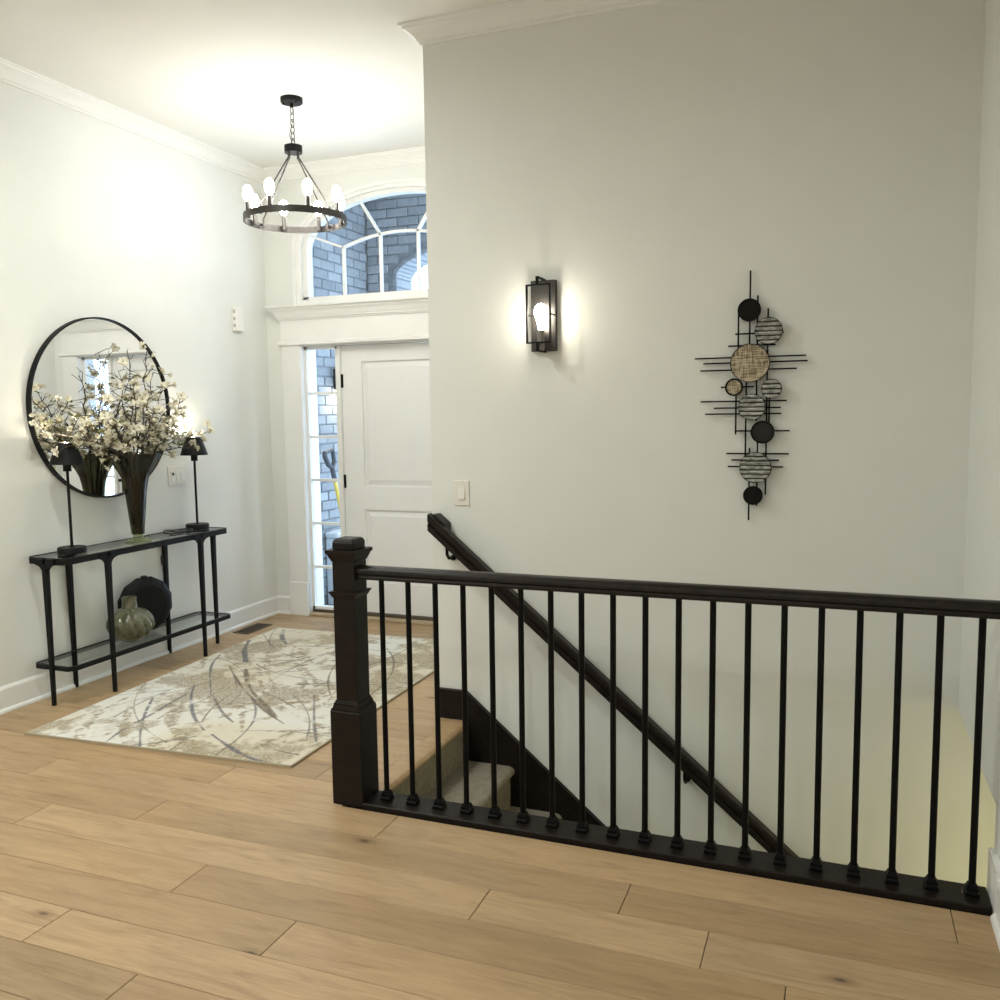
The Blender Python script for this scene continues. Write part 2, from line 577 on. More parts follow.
# ---- skirt board on the stair wall
SL = -0.835
b = MB()
xe = 1.25
zt = 0.145 + SL * (xe + 1.678)
b.prism([(-1.842, 0.001), (-1.842, 0.145), (-1.678, 0.145), (xe, zt), (xe, -2.799), (0.9, -2.799), (-1.70, -0.5), (-1.70, 0.001)], 'y', 3.848, 3.868)
sk = struct(b.build('trim_1', M['espresso']), 'dark wood skirt board stepping down along the stair wall', 'skirt board')
b = MB()
def slope_bar(bm_, x0, z0, x1, z1, h, y0, y1):
    bm_.prism([(x0, z0 - h), (x0, z0), (x1, z1), (x1, z1 - h)], 'y', y0, y1)
slope_bar(b, -1.842, 0.149, -1.678, 0.149, 0.014, 3.842, 3.868)
slope_bar(b, -1.678, 0.149, xe, zt + 0.004, 0.016, 3.842, 3.868)
b.build('cap_bead', M['espresso'], sk)

# ---- crown moulding
cp = [(0, -0.080), (0.011, -0.080), (0.013, -0.070), (0.020, -0.068), (0.021, -0.060), (0.030, -0.048), (0.044, -0.034), (0.060, -0.024), (0.070, -0.020),
      (0.073, -0.012), (0.084, -0.010), (0.086, 0.0), (0, 0.0)]
b = MB()
b.sweep(cp, [(XR, YB, CEIL), (XR, YG, CEIL), (XB, YG, CEIL), (XB, YD, CEIL), (XL, YD, CEIL), (XL, YB, CEIL)])
struct(b.build('trim_2', M['trim']), 'white crown moulding running round the top of the walls', 'crown moulding')
# ---- baseboards
bp = [(0, 0), (0.028, 0), (0.028, 0.008), (0.024, 0.016), (0.017, 0.020), (0.015, 0.022), (0.015, 0.120), (0.010, 0.130), (0.006, 0.134), (0, 0.134)]
b = MB()
b.sweep(bp, [(CX - 0.962, YD, 0), (XL, YD, 0), (XL, YB, 0)])
struct(b.build('baseboard_left', M['trim']), 'white baseboard along the left wall up to the door casing', 'baseboard')
b = MB()
b.sweep(bp, [(XR, YB, 0), (XR, 2.80, 0)])
b.box(XR - 0.016, 2.80, 0, XR, 2.955, 0.15)
struct(b.build('baseboard_right', M['trim']), 'white baseboard on the right wall beside the railing end', 'baseboard')
b = MB()
b.sweep(bp, [(XB, YG + 0.06, 0), (XB, YD, 0), (CX + 0.962, YD, 0)])
struct(b.build('baseboard_foyer', M['trim']), 'white baseboard round the foyer side wall', 'baseboard')

# ================================================================== ENTRANCE
# ---- door casings with plinths, header
cas = thing('trim_3', (CX, YD, 0), 'white door surround with plinth blocks, wide casings and a cornice header', 'door casing', kind='structure')
for s in (-1, 1):
    xa, xb_ = sorted((CX + s * 0.80, CX + s * 0.96))
    MB().box(xa, YD - 0.02, 0.255, xb_, YD, 2.022).build('casing', M['trim'], cas, bevel=0.002)
    MB().box(xa - (0.004 if s > 0 else 0), YD - 0.03, 0, xb_ + (0.004 if s < 0 else 0), YD, 0.255).build('plinth_block', M['trim'], cas, bevel=0.003)
    xj = CX + s * 0.80
    MB().box(min(xj - s * 0.004, xj + s * 0.010), YD - 0.012, 0.03, max(xj - s * 0.004, xj + s * 0.010), YD + 0.152, 2.03).build('jamb', M['trim'], cas)
MB().box(CX - 0.965, YD - 0.02, 2.05, CX + 0.965, YD, 2.225).build('frieze', M['trim'], cas, bevel=0.001)
MB().box(CX - 0.98, YD - 0.036, 2.022, CX + 0.98, YD, 2.052).build('fillet', M['trim'], cas, bevel=0.004)
MB().box(CX - 0.80, YD, 2.012, CX + 0.80, YD + 0.15, 2.03).build('head_jamb', M['trim'], cas)
b = MB()
cor = [(0, 2.205), (0.010, 2.205), (0.012, 2.216), (0.022, 2.218), (0.024, 2.228), (0.030, 2.236), (0.042, 2.262), (0.056, 2.276), (0.060, 2.290), (0.076, 2.292), (0.078, 2.304), (0, 2.304)]
b.sweep(cor, [(CX + 0.962, YD, 0), (CX + 0.962, YD - 0.018, 0), (CX - 0.962, YD - 0.018, 0), (CX - 0.962, YD, 0)])
b.build('cornice', M['trim'], cas)
MB().box(CX - 0.80, YD - 0.02, 0, CX + 0.80, YD + 0.17, 0.022).build('threshold', simple('oak_threshold', (0.46, 0.36, 0.24), 0.5), cas, bevel=0.004)
MB().box(CX - 0.80, YD + 0.03, 0.022, CX + 0.80, YD + 0.12, 0.042).build('door_sill', simple('bronze_sill', (0.10, 0.075, 0.05), 0.5, 0.3), cas, bevel=0.003)

# ---- front door
door = thing('door_1', (CX, YD + 0.06, 0.045), 'white two-panel front door with black hinges', 'door', kind='structure')
dx0, dx1, dz0, dz1 = -3.402, -2.408, 0.046, 2.008
yf = YD + 0.055
b = MB()
px0, px1 = dx0 + 0.165, dx1 - 0.165
b.box(dx0, yf, dz0, px0, yf + 0.044, dz1)
b.box(px1, yf, dz0, dx1, yf + 0.044, dz1)
for za, zb in ((dz0, 0.27), (0.812, 0.985), (1.892, dz1)):
    b.box(px0, yf, za, px1, yf + 0.044, zb)
b.build('door_slab', M['door'], door)
for za, zb in ((0.27, 0.812), (0.985, 1.892)):
    b = MB()
    b.box(px0, yf + 0.014, za, px1, yf + 0.03, zb)
    # raised field with bevelled border
    x0, x1 = px0 + 0.012, px1 - 0.012
    z0, z1 = za + 0.012, zb - 0.012
    q = 0.035
    vs = [(x0, yf + 0.014, z0), (x1, yf + 0.014, z0), (x1, yf + 0.014, z1), (x0, yf + 0.014, z1),
          (x0 + q, yf + 0.004, z0 + q), (x1 - q, yf + 0.004, z0 + q), (x1 - q, yf + 0.004, z1 - q), (x0 + q, yf + 0.004, z1 - q)]
    b.add(vs, [(0, 1, 5, 4), (1, 2, 6, 5), (2, 3, 7, 6), (3, 0, 4, 7), (4, 5, 6, 7)])
    b.build('panel', M['door'], door)
for z in (1.755, 1.02, 0.28):
    b = MB()
    b.box(dx0 - 0.014, yf - 0.006, z - 0.048, dx0 + 0.012, yf + 0.002, z + 0.048)
    b.cyl((dx0 - 0.004, yf - 0.008, z - 0.05), (dx0 - 0.004, yf - 0.008, z + 0.05), 0.007, n=10)
    tag(b.build('hinge', M['iron'], door), 'black hinge')
b = MB()
b.box(dx1 - 0.085, yf - 0.012, 0.90, dx1 - 0.035, yf, 1.10)
b.cyl((dx1 - 0.06, yf - 0.012, 1.0), (dx1 - 0.06, yf - 0.055, 1.0), 0.01, n=10)
b.box(dx1 - 0.18, yf - 0.065, 0.988, dx1 - 0.05, yf - 0.045, 1.012)
tag(b.build('door_handle', M['iron'], door, bevel=0.003), 'black lever handle')

# ---- sidelights
def sidelight(name, xa, xb_, label):
    w = thing(name, ((xa + xb_) / 2, YD + 0.06, 0.04), label, 'window', kind='structure')
    y0, y1 = YD + 0.035, YD + 0.085
    b = MB()
    zs0, zs1 = 0.044, 2.011
    b.box(xa, y0, zs0, xa + 0.018, y1, zs1)
    b.box(xb_ - 0.022, y0, zs0, xb_, y1, zs1)
    b.box(xa, y0, zs0, xb_, y1, zs0 + 0.022)
    b.box(xa, y0, zs1 - 0.02, xb_, y1, zs1)
    b.build('window_frame', M['trim'], w)
    zz = [zs0 + 0.022, 0.367, 0.698, 1.026, 1.347, 1.669, zs1 - 0.02]
    for z in zz[1:-1]:
        MB().box(xa + 0.018, y0 + 0.012, z - 0.010, xb_ - 0.022, y1 - 0.012, z + 0.010).build('muntin', M['trim'], w)
    for za, zb in zip(zz[:-1], zz[1:]):
        MB().box(xa + 0.018, YD + 0.058, za, xb_ - 0.022, YD + 0.062, zb).build('pane', M['pane'], w)
    return w
sidelight('window_2', CX - 0.796, CX - 0.515, 'narrow sidelight window left of the front door with six panes')
sidelight('window_3', CX + 0.515, CX + 0.796, 'narrow sidelight window right of the front door behind the stair wall')
for s in (-1, 1):
    xa, xb_ = sorted((CX + s * 0.515, CX + s * 0.498))
    MB().box(xa, YD + 0.03, 0.044, xb_, YD + 0.10, 2.011).build('mullion', M['trim'], cas)

# ---- arched transom window
win = thing('window_1', (CX, YD + 0.03, 2.31), 'arched transom window with radiating white muntins above the door', 'window', kind='structure')
def arch_band(a0, b0, a1, b1, z0, zb, y0, y1, n=32):
    def curve(a, bb):
        return [(CX - a, zb)] + [(CX - a * math.cos(math.pi * i / n), z0 + bb * math.sin(math.pi * i / n)) for i in range(n + 1)] + [(CX + a, zb)]
    ci, co = curve(a0, b0), curve(a1, b1)
    m = len(ci)
    vs = []
    for y in (y0, y1):
        vs += [(x, y, z) for x, z in ci] + [(x, y, z) for x, z in co]
    fs = []
    for i in range(m - 1):
        fs += [(i, i + 1, m + i + 1, m + i), (2 * m + i, 3 * m + i, 3 * m + i + 1, 2 * m + i + 1),
               (i, 2 * m + i, 2 * m + i + 1, i + 1), (m + i, m + i + 1, 3 * m + i + 1, 3 * m + i)]
    fs += [(0, m, 3 * m, 2 * m), (m - 1, 3 * m - 1, 4 * m - 1, 2 * m - 1)]
    return vs, fs
b = MB(); b.add(*arch_band(0.772, 0.349, 0.828, 0.385, Z0, 2.304, YD - 0.016, YD)); b.build('casing', M['trim'], win, smooth=True)
b = MB(); b.add(*arch_band(0.808, 0.372, 0.836, 0.393, Z0, 2.304, YD - 0.030, YD - 0.016)); b.build('casing_bead', M['trim'], win, smooth=True)
b = MB(); b.add(*arch_band(0.737, 0.320, 0.775, 0.352, Z0, 2.34, YD + 0.02, YD + 0.09)); b.box(CX - 0.775, YD + 0.02, 2.34, CX + 0.775, YD + 0.09, 2.368); b.build('window_frame', M['trim'], win, smooth=True)
MB().box(CX - 0.771, YD - 0.012, 2.305, CX + 0.771, YD + 0.0195, 2.346).build('window_sill', M['trim'], win)
ya, yb = YD + 0.044, YD + 0.072
zi = lambda dx: 2.785 - 0.081 * (dx / 0.457) ** 2
zo = lambda dx: Z0 + 0.32 * math.sqrt(max(0, 1 - (dx / 0.737) ** 2))
def flatbar(p, q, w=0.016):
    d = Vector((q[0] - p[0], q[1] - p[1])).normalized()
    n = Vector((-d.y, d.x)) * w / 2
    return [(CX + p[0] - n.x, p[1] - n.y), (CX + q[0] - n.x, q[1] - n.y), (CX + q[0] + n.x, q[1] + n.y), (CX + p[0] + n.x, p[1] + n.y)]
for dx in (-0.45, -0.148, 0.148, 0.45):
    b = MB(); b.prism(flatbar((dx, 2.366), (dx, zi(dx))), 'y', ya, yb); b.build('muntin', M['trim'], win)
for p, q in (((-0.45, zi(.45)), (-0.712, 2.806)), ((-0.148, zi(.148)), (-0.302, 3.014)), ((0.148, zi(.148)), (0.302, 3.014)), ((0.45, zi(.45)), (0.712, 2.806))):
    b = MB(); b.prism(flatbar(p, q), 'y', ya, yb); b.build('muntin', M['trim'], win)
b = MB()
N = 16
for i in range(N):
    d0, d1 = -0.457 + 0.914 * i / N, -0.457 + 0.914 * (i + 1) / N
    b.prism(flatbar((d0, zi(d0)), (d1, zi(d1)), 0.017), 'y', ya, yb)
b.build('muntin', M['trim'], win)
def pane(poly):
    b = MB(); b.prism([(CX + x, z) for x, z in poly], 'y', YD + 0.056, YD + 0.060); b.build('pane', M['pane'], win)
lin = lambda a, c, n: [a + (c - a) * i / n for i in range(n + 1)]
for a, c in ((-0.45, -0.148), (-0.148, 0.148), (0.148, 0.45)):
    pane([(a, 2.366), (c, 2.366)] + [(x, zi(x)) for x in lin(c, a, 6)])
for s in (-1, 1):
    pl = [(s * 0.45, 2.366), (s * 0.737, 2.366), (s * 0.737, Z0), (s * 0.732, zo(0.732)), (s * 0.722, zo(0.722)), (s * 0.712, zo(0.712)), (s * 0.45, zi(0.45))]
    pane(pl)
    pane([(s * x, zi(x)) for x in lin(0.148, 0.45, 5)] + [(s * x, zo(x)) for x in lin(0.712, 0.302, 10)])
pane([(x, zi(x)) for x in lin(-0.148, 0.148, 4)] + [(x, zo(x)) for x in lin(0.302, -0.302, 10)])

# ================================================================== PORCH OUTSIDE
XP, YP = -3.93, 7.0
struct(MB().box(-14, YD + 0.15, -0.35, 14, 40, -0.22).build('ground', M['snow']), 'pale snowy ground outside the front door', 'ground')
struct(MB().box(XP - 0.2, YD + 0.151, -0.219, -1.5, YP + 0.5, -0.06).build('floor_porch', M['concrete']), 'grey concrete porch slab outside the door', 'porch')
struct(MB().box(XP - 0.3, YD + 0.151, 3.45, -1.4, YP + 0.4, 3.6).build('ceiling_porch', simple('porch_ceiling', (0.45, 0.46, 0.46), 0.9, rand=False)), 'grey porch ceiling above the entrance', 'ceiling')
CH = 0.0785
BL = 0.205
pw = struct(MB().box(XP - 0.2, YD + 0.151, -0.219, XP - 0.012, YP, 3.45).build('wall_porch_side', M['mortar']), 'grey painted brick porch wall seen through the sidelight', 'brick wall')
brick_cache = {}
def brick(parent, axis, a0, a1, z0, face, depth=0.03):
    """axis 'y': wall facing +x; axis 'x': wall facing -y"""
    L = round(a1 - a0, 3)
    h = CH - 0.010
    key = (axis, L)
    c = Vector((face, (a0 + a1) / 2, z0 + CH / 2)) if axis == 'y' else Vector(((a0 + a1) / 2, face, z0 + CH / 2))
    if key not in brick_cache:
        b = MB()
        if axis == 'y': b.box(face - depth, a0 + .005, z0 + .005, face, a1 - .005, z0 + CH - .005)
        else: b.box(a0 + .005, face, z0 + .005, a1 - .005, face + depth, z0 + CH - .005)
        brick_cache[key] = b.build('brick', M['brick'], parent, bevel=0.004, loc=c).data
    else:
        o = bpy.data.objects.new('brick', brick_cache[key])
        COL.objects.link(o)
        o.parent = parent
        o.location = c
    return
rb = random.Random(9)
nrow = int((3.45 + 0.06) / CH)
for r in range(nrow):
    z = -0.06 + r * CH
    y = YD + 0.155 - (0.5 * BL if r % 2 else 0)
    while y < YP - 0.02:
        a0, a1 = max(y, YD + 0.155), min(y + BL, YP)
        if a1 - a0 > 0.04: brick(pw, 'y', a0, a1, z, XP + rb.choice((-.003, 0, .002)))
        y += BL
# front porch wall with arched opening
AW, ZP, BP = 0.735, 2.70, 0.235
b = MB()
TH = 0.30
xr_ = -1.5
b.box(XP - 0.2, YP + 0.012, -0.219, CX - AW - 0.012, YP + TH, 3.45)
b.box(CX + AW + 0.012, YP + 0.012, -0.219, xr_, YP + TH, 3.45)
apts = [(CX - (AW + .012) * math.cos(math.pi * i / 20), ZP + (BP + .012) * math.sin(math.pi * i / 20)) for i in range(21)]
for i in range(20):
    (xa, za), (xb_, zb) = apts[i], apts[i + 1]
    b.prism([(xa, za), (xb_, zb), (xb_, 3.45), (xa, 3.45)], 'y', YP + 0.012, YP + TH)
pf = struct(b.build('wall_porch_front', M['mortar']), 'brick porch front wall with an arched opening beyond the transom window', 'brick wall')
brick_cache.clear()
for r in range(int(1.75 / CH)):
    z = 3.45 - (r + 1) * CH
    x = XP - (0.5 * BL if r % 2 else 0)
    while x < xr_ - 0.02:
        a0, a1 = max(x, XP), min(x + BL, xr_)
        keep = True
        for xx in (a0, (a0 + a1) / 2, a1):
            for zz_ in (z, z + CH):
                dx = abs(xx - CX)
                if dx < AW + 0.045 and zz_ < ZP + (BP + 0.045) * math.sqrt(max(0, 1 - (dx / (AW + 0.045)) ** 2)): keep = False
        if keep and a1 - a0 > 0.04: brick(pf, 'x', a0, a1, z, YP + rb.choice((-.003, 0, .002)))
        x += BL
# voussoirs round the opening
nv = 26
per = []
for k in range(400):
    t = math.pi * (k + 0.5) / 400
    per.append((CX - AW * math.cos(t), ZP + BP * math.sin(t)))
for i in range(nv):
    t0, t1 = math.pi * i / nv + 0.006, math.pi * (i + 1) / nv - 0.006
    q = []
    for t, e in ((t0, 0.0), (t1, 0.0), (t1, 0.04), (t0, 0.04)):
        q.append((CX - (AW + e) * math.cos(t), ZP + (BP + e) * math.sin(t)))
    b = MB(); b.prism(q, 'y', YP - 0.006, YP + TH + 0.006)
    b.build('brick', M['brick'], pf, bevel=0.004)
for r in range(24):
    z1 = ZP - r * CH
    for s in (-1, 1):
        xa, xb_ = sorted((CX + s * AW, CX + s * (AW + 0.04)))
        MB().box(xa, YP - 0.003, z1 - CH + .005, xb_, YP + TH + 0.003, z1 - .005).build('brick', M['brick'], pf, bevel=0.004)

struct(MB().box(XP - 0.01, YD + 0.151, -0.06, -3.72, YD + 0.215, 2.35).build('trim_4', M['trim']), 'white exterior trim board at the edge of the left sidelight', 'trim')
# ---- things on the porch
sh = thing('snow_shovel', (-3.72, 6.25, -0.06), 'snow shovel with yellow shaft and dark grip leaning on porch bricks', 'shovel')
top = Vector((-3.755, 6.055, 1.04)); bot = Vector((-3.70, 6.27, 0.11))
MB().tube([top, bot], 0.016, 10).build('shaft', M['yellow'], sh, smooth=True)
dirv = (top - bot).normalized()
side = Vector((0.1, 1, 0)); side = (side - dirv * side.dot(dirv)).normalized()
g0 = top + dirv * 0.0
b = MB()
b.tube([g0 - dirv * .06, g0 + dirv * .05, g0 + dirv * .09 - side * .04, g0 + dirv * .17 - side * .06, g0 + dirv * .195 - side * .045], 0.02, 8)
b.tube([g0 + dirv * .05, g0 + dirv * .09 + side * .04, g0 + dirv * .17 + side * .05, g0 + dirv * .195 + side * .04], 0.018, 8)
b.tube([g0 + dirv * .19 - side * .055, g0 + dirv * .19 + side * .05], 0.016, 8)
b.build('grip', M['greygrip'], sh, smooth=True)
b = MB()
bl = bot
nn = dirv.cross(side)
for j in range(6):
    a0 = -0.2 + 0.4 * j / 6; a1 = -0.2 + 0.4 * (j + 1) / 6
    f0, f1 = (a0 / 0.2) ** 2 * 0.05, (a1 / 0.2) ** 2 * 0.05
    P = [bl + side * a0 + nn * f0, bl + side * a1 + nn * f1, bl - dirv * .17 + side * a1 + nn * f1, bl - dirv * .17 + side * a0 + nn * f0]
    b.add([p for p in P] + [p + nn * .006 for p in P], [(0, 1, 2, 3), (7, 6, 5, 4), (0, 4, 5, 1), (2, 6, 7, 3), (1, 5, 6, 2), (3, 7, 4, 0)])
b.build('blade', M['greygrip'], sh)
bx = thing('storage_box', (-3.86, 6.38, -0.06), 'pale grey lidded box standing against the porch bricks', 'box')
MB().box(-3.925, 6.17, -0.06, -3.80, 6.60, 0.50).build('box_body', M['bin'], bx, bevel=0.012)
MB().box(-3.926, 6.16, 0.50, -3.79, 6.61, 0.55).build('lid', M['bin'], bx, bevel=0.014)
wl = thing('porch_lantern', (-3.91, 6.41, 1.80), 'dark outdoor wall lantern on the porch bricks', 'lantern')
b = MB(); b.box(XP + 0.004, 6.375, 1.72, XP + 0.02, 6.445, 1.89); b.build('back_plate', M['blackmetal'], wl, bevel=0.004)
b = MB(); b.cyl((XP + 0.07, 6.41, 1.71), (XP + 0.07, 6.41, 1.91), 0.04, n=20); b.box(XP + 0.02, 6.40, 1.80, XP + 0.04, 6.42, 1.82); b.build('lantern_body', M['blackmetal'], wl, smooth=True)
b = MB(); b.cyl((XP + 0.07, 6.41, 1.700), (XP + 0.07, 6.41, 1.709), 0.034, n=20); b.build('lamp_lens', M['lamp_bulb'], wl)

# ================================================================== STAIR RAILING
RY = 2.893
rail = thing('stair_railing', (-0.65, RY, 0), 'dark wood guard railing with black iron balusters and newel post', 'railing')
NX = -1.737
b = MB()
b.frustum(NX, RY, 0, 0.131, 0.372, 0.131)
newel = b.build('newel_post', M['espresso'], rail, bevel=0.002)
b = MB()
b.frustum(NX, RY, 0.372, 0.126, 0.380, 0.126); b.frustum(NX, RY, 0.380, 0.118, 0.392, 0.112); b.frustum(NX, RY, 0.392, 0.110, 0.400, 0.110); b.frustum(NX, RY, 0.400, 0.106, 0.412, 0.096)
b.build('base_moulding', M['espresso'], newel)
MB().frustum(NX, RY, 0.40, 0.094, 0.975, 0.094).build('post_shaft', M['espresso'], newel, bevel=0.0015)
b = MB()
b.frustum(NX, RY, 0.812, 0.098, 0.829, 0.114); b.frustum(NX, RY, 0.829, 0.118, 0.836, 0.118)
b.build('collar', M['espresso'], newel)
b = MB()
b.frustum(NX, RY, 0.952, 0.100, 0.960, 0.104); b.frustum(NX, RY, 0.960, 0.106, 0.982, 0.124); b.frustum(NX, RY, 0.982, 0.132, 0.996, 0.132)
b.build('cap_moulding', M['espresso'], newel)
b = MB(); b.frustum(NX, RY, 0.996, 0.092, 1.026, 0.092); b.frustum(NX, RY, 1.026, 0.092, 1.038, 0.074)
b.build('cap', M['espresso'], newel, bevel=0.003)
# hand rail
rp = [(-0.026, 0.884), (0.026, 0.884), (0.028, 0.892), (0.024, 0.900), (0.033, 0.906), (0.033, 0.920), (0.026, 0.929), (0.012, 0.933), (-0.012, 0.933), (-0.026, 0.929),
      (-0.033, 0.920), (-0.033, 0.906), (-0.024, 0.900), (-0.028, 0.892)]
b = MB(); b.prism([(RY + y, z) for y, z in rp], 'x', NX + 0.047, XR - 0.001)
b.build('handrail', M['espresso_rail'], rail, smooth=True)
MB().box(NX + 0.0655, 2.827, -0.018, XR - 0.018, 2.957, 0.020).build('shoe_plate', M['espresso'], rail, bevel=0.003)
BX = [-1.6 + 0.1118 * i for i in range(19)]
b = MB()
b.cyl((BX[0], RY, 0.021), (BX[0], RY, 0.886), 0.0104, n=12)
bal = b.build('baluster', M['iron'], rail, smooth=True, loc=(BX[0], RY, 0.021))
b = MB()
b.frustum(BX[0], RY, 0.0205, 0.040, 0.031, 0.040); b.frustum(BX[0], RY, 0.031, 0.038, 0.037, 0.028); b.frustum(BX[0], RY, 0.037, 0.034, 0.046, 0.034); b.frustum(BX[0], RY, 0.046, 0.030, 0.056, 0.024)
bf = b.build('baluster_foot', M['iron'], bal)
for x in BX[1:]:
    c = bal.copy(); COL.objects.link(c); c.parent = rail
    c.location = (x - rail.location.x, 0, 0.021)
    d = bf.copy(); COL.objects.link(d); d.parent = c

# ---- wall handrail
wh = thing('wall_handrail', (-1.8, 3.79, 0.95), 'dark wood handrail sloping down the white stair wall', 'handrail')
yh = 3.788
sl = -0.842
x0, z0 = -1.822, 0.986
x1 = 0.62
def hr(x, up=0.0): return z0 + sl * (x - x0) + up
ang = math.atan(sl)
b = MB()
prof = [(-0.030, -0.034), (0.030, -0.034), (0.030, -0.012), (0.022, -0.006), (0.030, 0.004), (0.030, 0.022), (0.022, 0.030), (-0.022, 0.030), (-0.030, 0.022), (-0.030, 0.004), (-0.022, -0.006), (-0.030, -0.012)]
ca, sa = math.cos(ang), math.sin(ang)
vs = []
for xx in (x0, x1):
    for a, h in prof:
        vs.append((xx, yh + a, hr(xx) + h * 1.25 + 0.006))
n = len(prof)
b.add(vs, [tuple(range(n)), tuple(range(n, 2 * n))] + [(i, (i + 1) % n, n + (i + 1) % n, n + i) for i in range(n)])
b.build('rail', M['espresso_rail'], wh)
b = MB()
xs = x0 + 0.015
b.prism([(x0 - 0.006, hr(x0, -0.03)), (x0 - 0.006, hr(x0, 0.036)), (x0 + 0.022, hr(x0 + 0.022, 0.056)), (x0 + 0.075, hr(x0 + 0.075, 0.056)), (x0 + 0.075, hr(x0 + 0.075, -0.03))], 'y', yh + 0.004, YG - 0.001)
b.build('return_block', M['espresso_rail'], wh, bevel=0.003)
for xx in (-1.735, -0.60, 0.35):
    b = MB()
    zc = hr(xx, -0.045)
    b.tube([(xx, yh, zc + 0.01), (xx, yh, zc - 0.035), (xx, yh + 0.02, zc - 0.055), (xx, YG - 0.008, zc - 0.06)], 0.008, 8)
    b.cyl((xx, YG - 0.012, zc - 0.06), (xx, YG - 0.001, zc - 0.06), 0.014, n=16)
    tag(b.build('bracket', M['iron'], wh, smooth=True), 'black metal bracket')

# ================================================================== CONSOLE TABLE
TX0, TX1, TY0, TY1, TZ = -3.978, -3.698, 3.362, 4.676, 0.785
SZ = 0.213
tb = thing('console_table', (-3.836, 4.02, 0), 'long black metal console table with glass top and lower shelf', 'table')
def ring_frame(x0, x1, y0, y1, z0, z1, w, ch):
    def oct_(i):
        c = ch - (0.4 * i if i else 0)
        return [(x0 + i + c, y0 + i), (x1 - i - c, y0 + i), (x1 - i, y0 + i + c), (x1 - i, y1 - i - c), (x1 - i - c, y1 - i), (x0 + i + c, y1 - i), (x0 + i, y1 - i - c), (x0 + i, y0 + i + c)]
    o, n_ = oct_(0), oct_(w)
    vs = [(x, y, z) for z in (z0, z1) for x, y in o] + [(x, y, z) for z in (z0, z1) for x, y in n_]
    fs = []
    for i in range(8):
        j = (i + 1) % 8
        fs += [(i, j, 8 + j, 8 + i), (16 + i, 24 + i, 24 + j, 16 + j), (8 + i, 8 + j, 24 + j, 24 + i), (i, 16 + i, 16 + j, j)]
    return vs, fs, n_
for z1, h, nm, gm in ((TZ, 0.034, 'top_frame', 'glass_top'), (SZ, 0.024, 'shelf_frame', 'glass_shelf')):
    vs, fs, inn = ring_frame(TX0, TX1, TY0, TY1, z1 - h, z1 - 0.0005, 0.016, 0.03)
    b = MB(); b.add(vs, fs); b.build(nm, M['blackmetal'], tb)
    b = MB(); b.prism(inn, 'z', z1 - 0.010, z1 - 0.002); b.build(gm, M['tableglass'], tb)
LEGS = [(TX1 - 0.002, 3.646, 'y'), (TX1 - 0.002, 4.393, 'y'), (TX0 + 0.002, 3.64, 'y'), (TX0 + 0.002, 4.385, 'y'), (-3.830, TY0 - 0.004, 'x'), (-3.838, TY1 + 0.004, 'x')]
for lx, ly, along in LEGS:
    b = MB()
    b.frustum(lx, ly, 0, 0.017, TZ - 0.03, 0.027)
    zt = TZ - 0.034
    # curved gusset under the frame
    for s in (-1, 1):
        pl = [(s * 0.010, zt + 0.030), (s * 0.062, zt + 0.030), (s * 0.062, zt - 0.001)]
        for t in range(1, 7):
            a = math.pi / 2 * t / 6
            pl.append((s * (0.062 - 0.049 * math.sin(a)), zt - 0.001 - 0.05 * (1 - math.cos(a))))
        pl.append((s * 0.010, zt - 0.051))
        if along == 'y': b.prism([(ly + p, z) for p, z in pl], 'x', lx - 0.010, lx + 0.010)
        else: b.prism([(lx + p, z) for p, z in pl], 'y', ly - 0.010, ly + 0.010)
    b.build('leg', M['blackmetal'], tb)

# ================================================================== MIRROR
MY, MZ, MR = 3.968, 1.563, 0.520
mi = thing('wall_mirror', (XL, MY, MZ), 'large round wall mirror with thin black frame', 'mirror')
b = MB()
def xring(xa, xb_, r0, r1, n=96):
    vs = []
    for x, r in ((xa, r1), (xb_, r1), (xb_, r0), (xa, r0)):
        for i in range(n):
            t = 2 * math.pi * i / n
            vs.append((x, MY + r * math.cos(t), MZ + r * math.sin(t)))
    fs = []
    for k in range(4):
        for i in range(n):
            j = (i + 1) % n
            k2 = (k + 1) % 4
            fs.append((k * n + i, k * n + j, k2 * n + j, k2 * n + i))
    return vs, fs
b.add(*xring(XL + 0.001, XL + 0.032, MR - 0.010, MR)); b.build('mirror_frame', M['blackmetal'], mi, smooth=True)
b = MB(); b.cyl((XL + 0.002, MY, MZ), (XL + 0.020, MY, MZ), MR - 0.010, n=96); b.build('mirror_glass', M['mirror'], mi)

